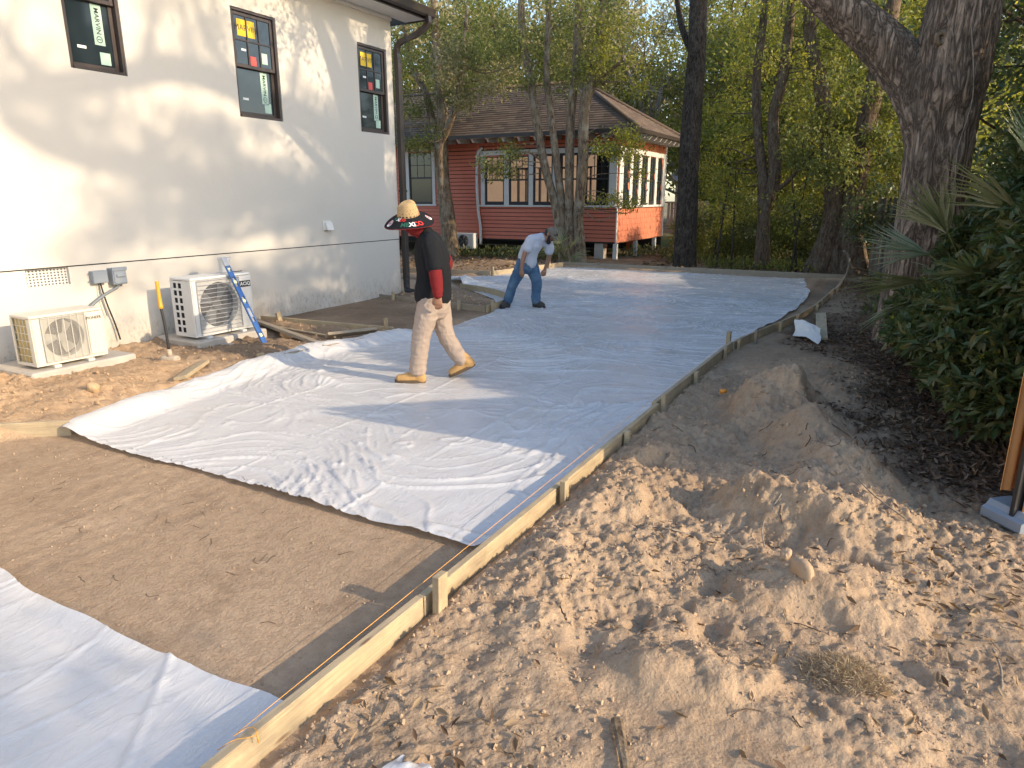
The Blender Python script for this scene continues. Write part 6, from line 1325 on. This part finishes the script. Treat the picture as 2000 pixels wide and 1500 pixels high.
# --- the bending man in grey T-shirt and jeans
p2 = person((-5.42, 10.15, S1), 'bearded man in grey T-shirt, jeans and cap bending over the sheet')
s1, e1, w1 = (.19, -.16, 1.13), (.075, -.24, .875), (.035, -.27, .665)
s2, e2, w2 = (.50, .05, 1.06), (.495, .10, .80), (.435, .10, .63)
hd = np.array((.50, -.06, 1.20)); hax = Vector((.62, -.35, -.70)).normalized()         # face direction: down to the right
fw = np.array(hax); up_ = np.array(Vector((.55, -.05, .83)).normalized()); up_ = up_ - fw * up_.dot(fw); up_ /= np.linalg.norm(up_); sd_ = np.cross(up_, fw)
def hp(f, s, u): return tuple(hd + fw * f + sd_ * s + up_ * u)
body = [ell(tuple(hd + up_ * .01), (.086, .08, .098)), capped([hp(.015, 0, -.02), hp(.03, 0, -.075), hp(.045, 0, -.105)], [.066, .055, .035]), capped([hp(.09, 0, .02), hp(.112, 0, -.022)], [.008, .014], n=8), ell(hp(.0, .085, -.01), (.02, .02, .03)), ell(hp(.0, -.085, -.01), (.02, .02, .03)), capped([hp(.085, -.03, .035), hp(.088, .03, .035)], [.012, .012], n=8), capped([hp(.085, -.02, -.055), hp(.085, .02, -.055)], [.010, .010], n=8),
        capped([(.33, -.03, 1.14), (.40, -.04, 1.16), tuple(hd - up_ * .03 - fw * .02)], [.062, .056, .055]), capped([(.14, 0, .80), (.17, 0, .95), (.27, -.02, 1.08), (.33, -.03, 1.12)], [.13, .13, .14, .1], [.09, .09, .1, .08]),
        capped([(.30, -.08, 1.12), s1, e1, w1], [.05, .05, .04, .028]), capped([(.36, .02, 1.10), s2, e2, w2], [.05, .05, .04, .028]), capped([(.03, -.03, .72), (-.08, -.03, .42), (-.19, 0, .12)], [.07, .055, .04]), capped([(.22, .03, .72), (.28, .03, .40), (.28, 0, .12)], [.07, .055, .04])]
body += hand(w1, (-.15, -.05, -1), (-.6, -1, 0), (.6, -.7, 0), curl=.7) + hand(w2, (-.15, -.1, -1), (.3, -1, 0), (-.9, -.5, 0), curl=1.0)
blob('body', body, .0065, 'skin', p2, smooth=3)
for s_ in (-.032, .032):
    mb = MB(); V, F = ell(hp(.074, s_, .012), (.012, .012, .009), 10); mb.add(V, F, 0, True); mb.build('eye', M['ink'], p2)
blob('beard', [capped([hp(.03, -.064, -.01), hp(.055, -.05, -.06), hp(.075, 0, -.10), hp(.055, .05, -.06), hp(.03, .064, -.01)], [.018, .026, .036, .026, .018]), capped([hp(.095, -.03, -.038), hp(.102, 0, -.034), hp(.095, .03, -.038)], [.008, .009, .008], n=8)], .006, 'hair', p2, .003, 90, 31)
blob('hair', [ell(tuple(hd - fw * .03 - up_ * .0), (.078, .086, .08))], .008, 'hair', p2, .002, 90, 32)
cap = blob('cap', [ell(tuple(hd + up_ * .045 - fw * .005), (.096, .092, .088))], .007, 'capcloth', p2, .0015, 30, 33)
mb = MB(); V = []; n_ = 14
for i in range(6):
    for k in range(n_):
        b = PI * (k / (n_ - 1) - .5); q = .075 + .085 * i / 5; V.append(np.array(hp(.02 + q * math.cos(b), .082 * math.sin(b), .045 - .012 * (i / 5) - .02 * math.sin(b) ** 2)))
F = [(i * n_ + j, i * n_ + j + 1, (i + 1) * n_ + j + 1, (i + 1) * n_ + j) for i in range(5) for j in range(n_ - 1)]; nn_ = up_ * .004
mb.add([tuple(v) for v in V], F, 0, True); mb.add([tuple(v + nn_) for v in V], F, 0, True); mb.build('bill', M['capcloth'], cap)
mb = MB(); c = np.array(hp(.088, 0, .085)); V = [];
for s_, u_ in ((-.034, -.014), (.034, -.014), (.036, .014), (-.036, .014)): V.append(tuple(c + sd_ * s_ + (up_ * .8 - fw * .55) * u_ + fw * .004))
V += [tuple(np.array(v) + fw * .004 + up_ * .003) for v in V]; mb.add(V, [(0, 1, 2, 3), (4, 5, 6, 7), (0, 1, 5, 4), (1, 2, 6, 5), (2, 3, 7, 6), (3, 0, 4, 7)]); mb.build('patch', M['ink'], cap)
blob('t_shirt', [capped([(.135, 0, .755), (.14, 0, .85), (.19, -.01, .98), (.27, -.02, 1.08), (.36, -.03, 1.145)], [.17, .175, .185, .20, .10], [.155, .155, .15, .14, .085]),
                 capped([(.29, -.08, 1.12), (.19, -.17, 1.12), (.145, -.20, 1.03), (.13, -.215, .985)], [.09, .084, .075, .078]), capped([(.35, .03, 1.09), (.46, .06, 1.07), (.50, .07, .98), (.50, .08, .93)], [.09, .084, .075, .078])], .010, 'greytee', p2, .007, 16, 34)
blob('jeans', [capped([(.125, 0, .80), (.12, 0, .72), (.12, 0, .68)], [.16, .165, .15], [.15, .155, .14]), capped([(.05, -.04, .72), (-.02, -.05, .56), (-.09, -.04, .42), (-.14, -.02, .27), (-.19, 0, .12)], [.10, .098, .082, .074, .075], [.105, .10, .085, .078, .078]),
               capped([(.20, .04, .72), (.25, .04, .56), (.295, .03, .40), (.285, .02, .25), (.28, 0, .11)], [.10, .098, .082, .074, .075], [.105, .10, .085, .078, .078])], .010, 'denim', p2, .008, 20, 35, aniso=(1, 1, 1.5))
boot(p2, (-.17, .03, .0), (-.30, -.18, .0), (-.195, 0, .13), 'dark_shoe', 'black', 36, name='shoe'); boot(p2, (.24, .05, .0), (.43, -.10, .0), (.28, 0, .12), 'dark_shoe', 'black', 37, name='shoe')

# ------------------------------------------------------------------ clods, dead leaves, twigs
def scatter_clods(label, zones, mat, seed, name='soil_crumbs', pad=False):
    rs = np.random.RandomState(seed); ic = np.array([(0, 0, 1), (.9, 0, .3), (.28, .85, .3), (-.72, .53, .3), (-.72, -.53, .3), (.28, -.85, .3), (.55, .4, -.6), (-.2, .65, -.6), (-.7, 0, -.6), (-.2, -.65, -.6), (.55, -.4, -.6)])
    T = np.array([(0, 1, 2), (0, 2, 3), (0, 3, 4), (0, 4, 5), (0, 5, 1), (1, 6, 2), (2, 7, 3), (3, 8, 4), (4, 9, 5), (5, 10, 1), (2, 6, 7), (3, 7, 8), (4, 8, 9), (5, 9, 10), (1, 10, 6)])
    VV, FF, nb = [], [], 0
    for (x0, x1, y0, y1, n, s0, s1) in zones:
        x = rs.uniform(x0, x1, n); y = rs.uniform(y0, y1, n); cl = vn(x * 4, y * 4, seed) + .5 * vn(x * 11, y * 11, seed + 1) > rs.uniform(-.9, .8, n); x, y = x[cl], y[cl]; xr = np.interp(y, YR, XRB); xl = np.interp(y, YL, XL)
        ok = ((x > -5.5) & (x < -1.7) & (y < 2.72) & (y > 1.44)) if pad else (x > xr + .03) | ((x < xl - .06) & (x > WX + .05)); x, y = x[ok], y[ok]; k = len(x); s = s0 + (s1 - s0) * rs.rand(k) ** 7; z = ground_h(x, y) + s * .25
        V = ic[None] * (s[:, None, None] * rs.uniform(.45, 1.35, (k, 11, 1))) * rs.uniform(.7, 1.2, (k, 1, 3)); a = rs.uniform(0, 6.3, k); c, s_ = np.cos(a)[:, None], np.sin(a)[:, None]
        V = np.stack([V[:, :, 0] * c - V[:, :, 1] * s_, V[:, :, 0] * s_ + V[:, :, 1] * c, V[:, :, 2]], -1) + np.stack([x, y, z], -1)[:, None]; VV.append(V.reshape(-1, 3)); FF.append((T[None] + 11 * np.arange(k)[:, None, None]).reshape(-1, 3) + nb); nb += k * 11
    return tag(link(name, raw_mesh(name, np.vstack(VV), np.vstack(FF), M[mat])), label, 'soil', kind='stuff')
scatter_clods('crumbs of sandy soil over the dug mounds', [(-1.6, .5, 1.0, 4.6, 20000, .002, .014), (-1.6, .4, 4.4, 8, 5000, .003, .022), (-.4, 1.3, 1.0, 4.2, 4000, .002, .007)], 'soil', 41)
scatter_clods('fine grit on the bare soil strip between the two sheets', [(-5.5, -1.7, 1.44, 2.72, 3600, .001, .009)], 'soil', 43, 'soil_grit', True)
scatter_clods('orange crumbs of soil below the white wall', [(-7.4, -5.8, 2.2, 4.6, 3000, .003, .022), (-8.0, -5.8, 4.6, 7.1, 2200, .003, .02), (-10, -8, 13.5, 17, 900, .01, .06), (-8, -5.8, 9.7, 11.5, 400, .01, .05)], 'soil_red', 42)
def litter_obj(label, zones, mat, seed, name='leaf_litter'):
    rs = np.random.RandomState(seed); B, D, Ls = [], [], []
    for (x0, x1, y0, y1, n, L) in zones:
        x = rs.uniform(x0, x1, n); y = rs.uniform(y0, y1, n); k = ((litter_mask(x, y) ** 1.3 > rs.rand(n)) if mat == 'dead_dark' else (vn(x * 1.5, y * 1.5, seed) + .3 > rs.uniform(-1, .8, n))) & (x > np.interp(y, YR, XRB) + .04); x, y = x[k], y[k]; z = ground_h(x, y) + .004 + .012 * rs.rand(len(x)); a = rs.uniform(0, 6.3, len(x)); B.append(np.c_[x, y, z]); D.append(np.c_[np.cos(a), np.sin(a), rs.normal(size=len(x)) * .22 + .06]); Ls.append(np.full(len(x), L))
    B, D, Ls = np.vstack(B), np.vstack(D), np.hstack(Ls); V, F = big_leaf_arrays(B, D, Ls.mean(), .36, rs, -.15, .35); return tag(link(name, raw_mesh(name, V, F, M[mat], smooth=True)), label, 'dead leaves', kind='stuff')
litter_obj('damp brown leaf litter under the oak and the laurel', [(-.9, 1.7, 4.0, 7, 15000, .055), (-1.1, 1.7, 7, 10.5, 9000, .055), (-.9, 2.0, 10.5, 17, 5000, .055)], 'dead_dark', 51)
litter_obj('sparse dry leaves strewn over the foreground sand', [(-1.5, 1.1, 1.0, 1.75, 330, .055), (-1.2, 1.3, 1.6, 4.1, 260, .055), (.2, 1.4, 2, 4.2, 420, .05)], 'dead', 52)
rs_ = np.random.RandomState(53); n_ = 2600; x = rs_.uniform(-6, 1.5, n_); y = rs_.uniform(17.3, 23, n_); a = rs_.uniform(0, 6.3, n_); V, F = big_leaf_arrays(np.c_[x, y, ground_h(x, y) + .01], np.c_[np.cos(a), np.sin(a), rs_.normal(size=n_) * .25], .12, .4, rs_, -.1); tag(link('leaf_litter', raw_mesh('leaf_litter', V, F, M['dead'])), 'fallen leaves on the ground behind the far board', 'dead leaves', kind='stuff')
rs_ = np.random.RandomState(54); n_ = 1500; x = rs_.uniform(-14, -8.4, n_); y = rs_.uniform(14.3, 19.2, n_); k = x < -8.3 - (17 - y) * .0; x, y = x[k], y[k]; a = rs_.uniform(0, 6.3, len(x)); V, F = big_leaf_arrays(np.c_[x, y, ground_h(x, y) + .01], np.c_[np.cos(a), np.sin(a), rs_.normal(size=len(x)) * .25], .11, .4, rs_, -.1); tag(link('leaf_litter', raw_mesh('leaf_litter', V, F, M['dead'])), 'dry leaves on the bare ground before the cottage', 'dead leaves', kind='stuff')
# twigs and roots on the soil
rs_ = np.random.RandomState(55)
mb = MB()
for _ in range(70):
    x0, y0 = rs_.uniform(-1.5, 1.1), rs_.uniform(1.1, 5.5); a = rs_.uniform(0, 6.3); L = rs_.uniform(.03, .16); P = []
    for k in range(5): x0 += math.cos(a) * L / 4; y0 += math.sin(a) * L / 4; a += rs_.normal() * .35; P.append((x0, y0, gh(x0, y0) + .006))
    if min(p[0] for p in P) > -1.5: mb.tube(P, rs_.uniform(.0012, .003), 4)
for _ in range(26):
    x0, y0 = rs_.uniform(-4.8, -2.1), rs_.uniform(1.6, 2.6); a = rs_.uniform(0, 6.3); P = []
    for k in range(5): x0 += math.cos(a) * .02; y0 += math.sin(a) * .02; a += rs_.normal() * .4; P.append((x0, y0, gh(x0, y0) + .003))
    mb.tube(P, .0013, 4)
tag(mb.build('twigs', M['bark_brown']), 'small twigs and root ends scattered on the sand', 'twigs', kind='stuff')
for pts, r, lab in ([((-.56, 5.9), (-.42, 5.5), (-.30, 5.0), (-.16, 4.6), (.04, 4.2), (.25, 4.0)), .0035, 'long thin root running down the shaded ridge of soil'], [((-1.3, 3.35), (-1.1, 3.42), (-.9, 3.38), (-.78, 3.45)), .004, 'thin root lying on sunlit soil by the third stake'], [((-.40, 3.5), (-.44, 3.7), (-.38, 3.85)), .004, 'pale twig upright on the lit mound'], [((.56, 2.75), (.58, 2.95), (.57, 3.1)), .005, 'dark twig on flat sand at the right border']):
    P = crv([(a, b, gh(a, b) + r + .008) for a, b in pts], 24); mb = MB(); mb.tube(P, r, 6); tag(mb.build('root', M['twig']), lab, 'root')
def rock(x, y, s, sc, mat, label, name, seed, dz=0):
    rs = np.random.RandomState(seed); V, F = ell((0, 0, 0), (1, 1, 1), 40); V = np.array(V); V = V / (np.abs(V) ** 3).sum(1)[:, None] ** (1 / 3.) * .85; f = 1 + .30 * wr3(V, 1.6, seed) * 2 + .10 * wr3(V, 5, seed + 1) * 2 + .07 * wr3(V, 15, seed + 2) * 2; V = V * f[:, None] * np.array(sc) * s; mb = MB(); mb.add(V, F, 0, True); o = mb.build(name, M[mat], None, (x, y, gh(x, y) + s * sc[2] * .5 + dz)); o.rotation_euler = (rs.uniform(-.3, .3), rs.uniform(-.3, .3), rs.uniform(0, 3)); return tag(o, label, 'clod' if name == 'clod' else name)
rock(-.20, 3.12, .066, (1.0, .55, .9), 'soil', 'large upright clod on the lit mound, right of centre', 'clod', 14, -.012)
rock(-.27, 3.22, .035, (1, .8, .8), 'soil', 'smaller clod touching the large upright clod', 'clod', 2)
rock(-6.12, 3.38, .055, (1.1, .9, .9), 'soil_red', 'orange clod on sunlit soil below the small unit', 'clod', 5); 
rock(-6.95, 5.55, .03, (1.6, 1, .6), 'concrete', 'small stone in front of the shaded pad', 'stone', 7); rock(-6.35, 4.95, .025, (1.4, 1, .7), 'soil_red', 'small dark clod between sledgehammer and level', 'clod', 8)
# matted root clump on the right foreground mound
rs_ = np.random.RandomState(71); B = []; D = []
for _ in range(2600):
    a, r = rs_.uniform(0, 6.3), rs_.rand() ** .6; x0, y0 = .04 + r * .17 * math.cos(a), 2.58 + r * .13 * math.sin(a); B.append((x0, y0, gh(x0, y0) + .05 * (1 - r * r) * rs_.rand() + .002)); D.append((rs_.normal(), rs_.normal(), rs_.normal() * .5 + .25))
B, D = np.array(B), np.array(D); V, F = leaf_quads(B, .035, .07, rs_, 0, D / np.linalg.norm(D, axis=1)[:, None]); tag(link('root_mat', raw_mesh('root_mat', V, F, M['fibre'])), 'matted clump of pale dry roots on the right foreground soil', 'root clump', kind='stuff')
# bark shard and a small green weed in the foreground
mb = MB(); P = crv([(-.64, 1.93, .0), (-.58, 1.82, .0), (-.52, 1.70, .0), (-.47, 1.6, .0)], 10); P[:, 2] = [gh(p[0], p[1]) + .022 for p in P]; V, F = tube_arrays(P, np.linspace(.022, .008, 10), 6, rb=np.linspace(.012, .004, 10), ref=(1, 0, 0)); mb.add(V, F); mb.build('bark_shard', M['bark_smooth']); tag(bpy.data.objects['bark_shard'], 'long splintered bark shard lying on the foreground sand', 'bark')
def weed(x, y, n, L, seed, label):
    rs = np.random.RandomState(seed); t = thing('weed', label, 'weed', (x, y, gh(x, y))); B, D = [], []; mb = MB()
    for k in range(n): a = rs.uniform(0, 6.3); e = np.array((math.cos(a) * .03, math.sin(a) * .03, .02 + .03 * rs.rand())); mb.tube([(0, 0, 0), tuple(e)], .0012, 4); B += [e * f for f in (.4, .6, .8, 1, 1)]; D += [(rs.normal(), rs.normal(), .5) for _ in range(5)]
    V, F = big_leaf_arrays(np.array(B), np.array(D), L, .5, rs); link('leaves', raw_mesh('leaves', V, F, M['leaf_yellow'], smooth=True), t); mb.build('stem', M['leaf_yellow'], t)
weed(-.13, 1.62, 9, .02, 1, 'small green weed at the bottom of the photo right of centre'); weed(-.05, 1.72, 4, .018, 2, 'tiny green sprout just behind the foreground weed')
undergrowth('thin bare brush and dry stems under the laurel', [(-.1, 1.3, 5, 7, 1)], .06, 'dead_dark', .05, 500, 81, 'dry_stems')
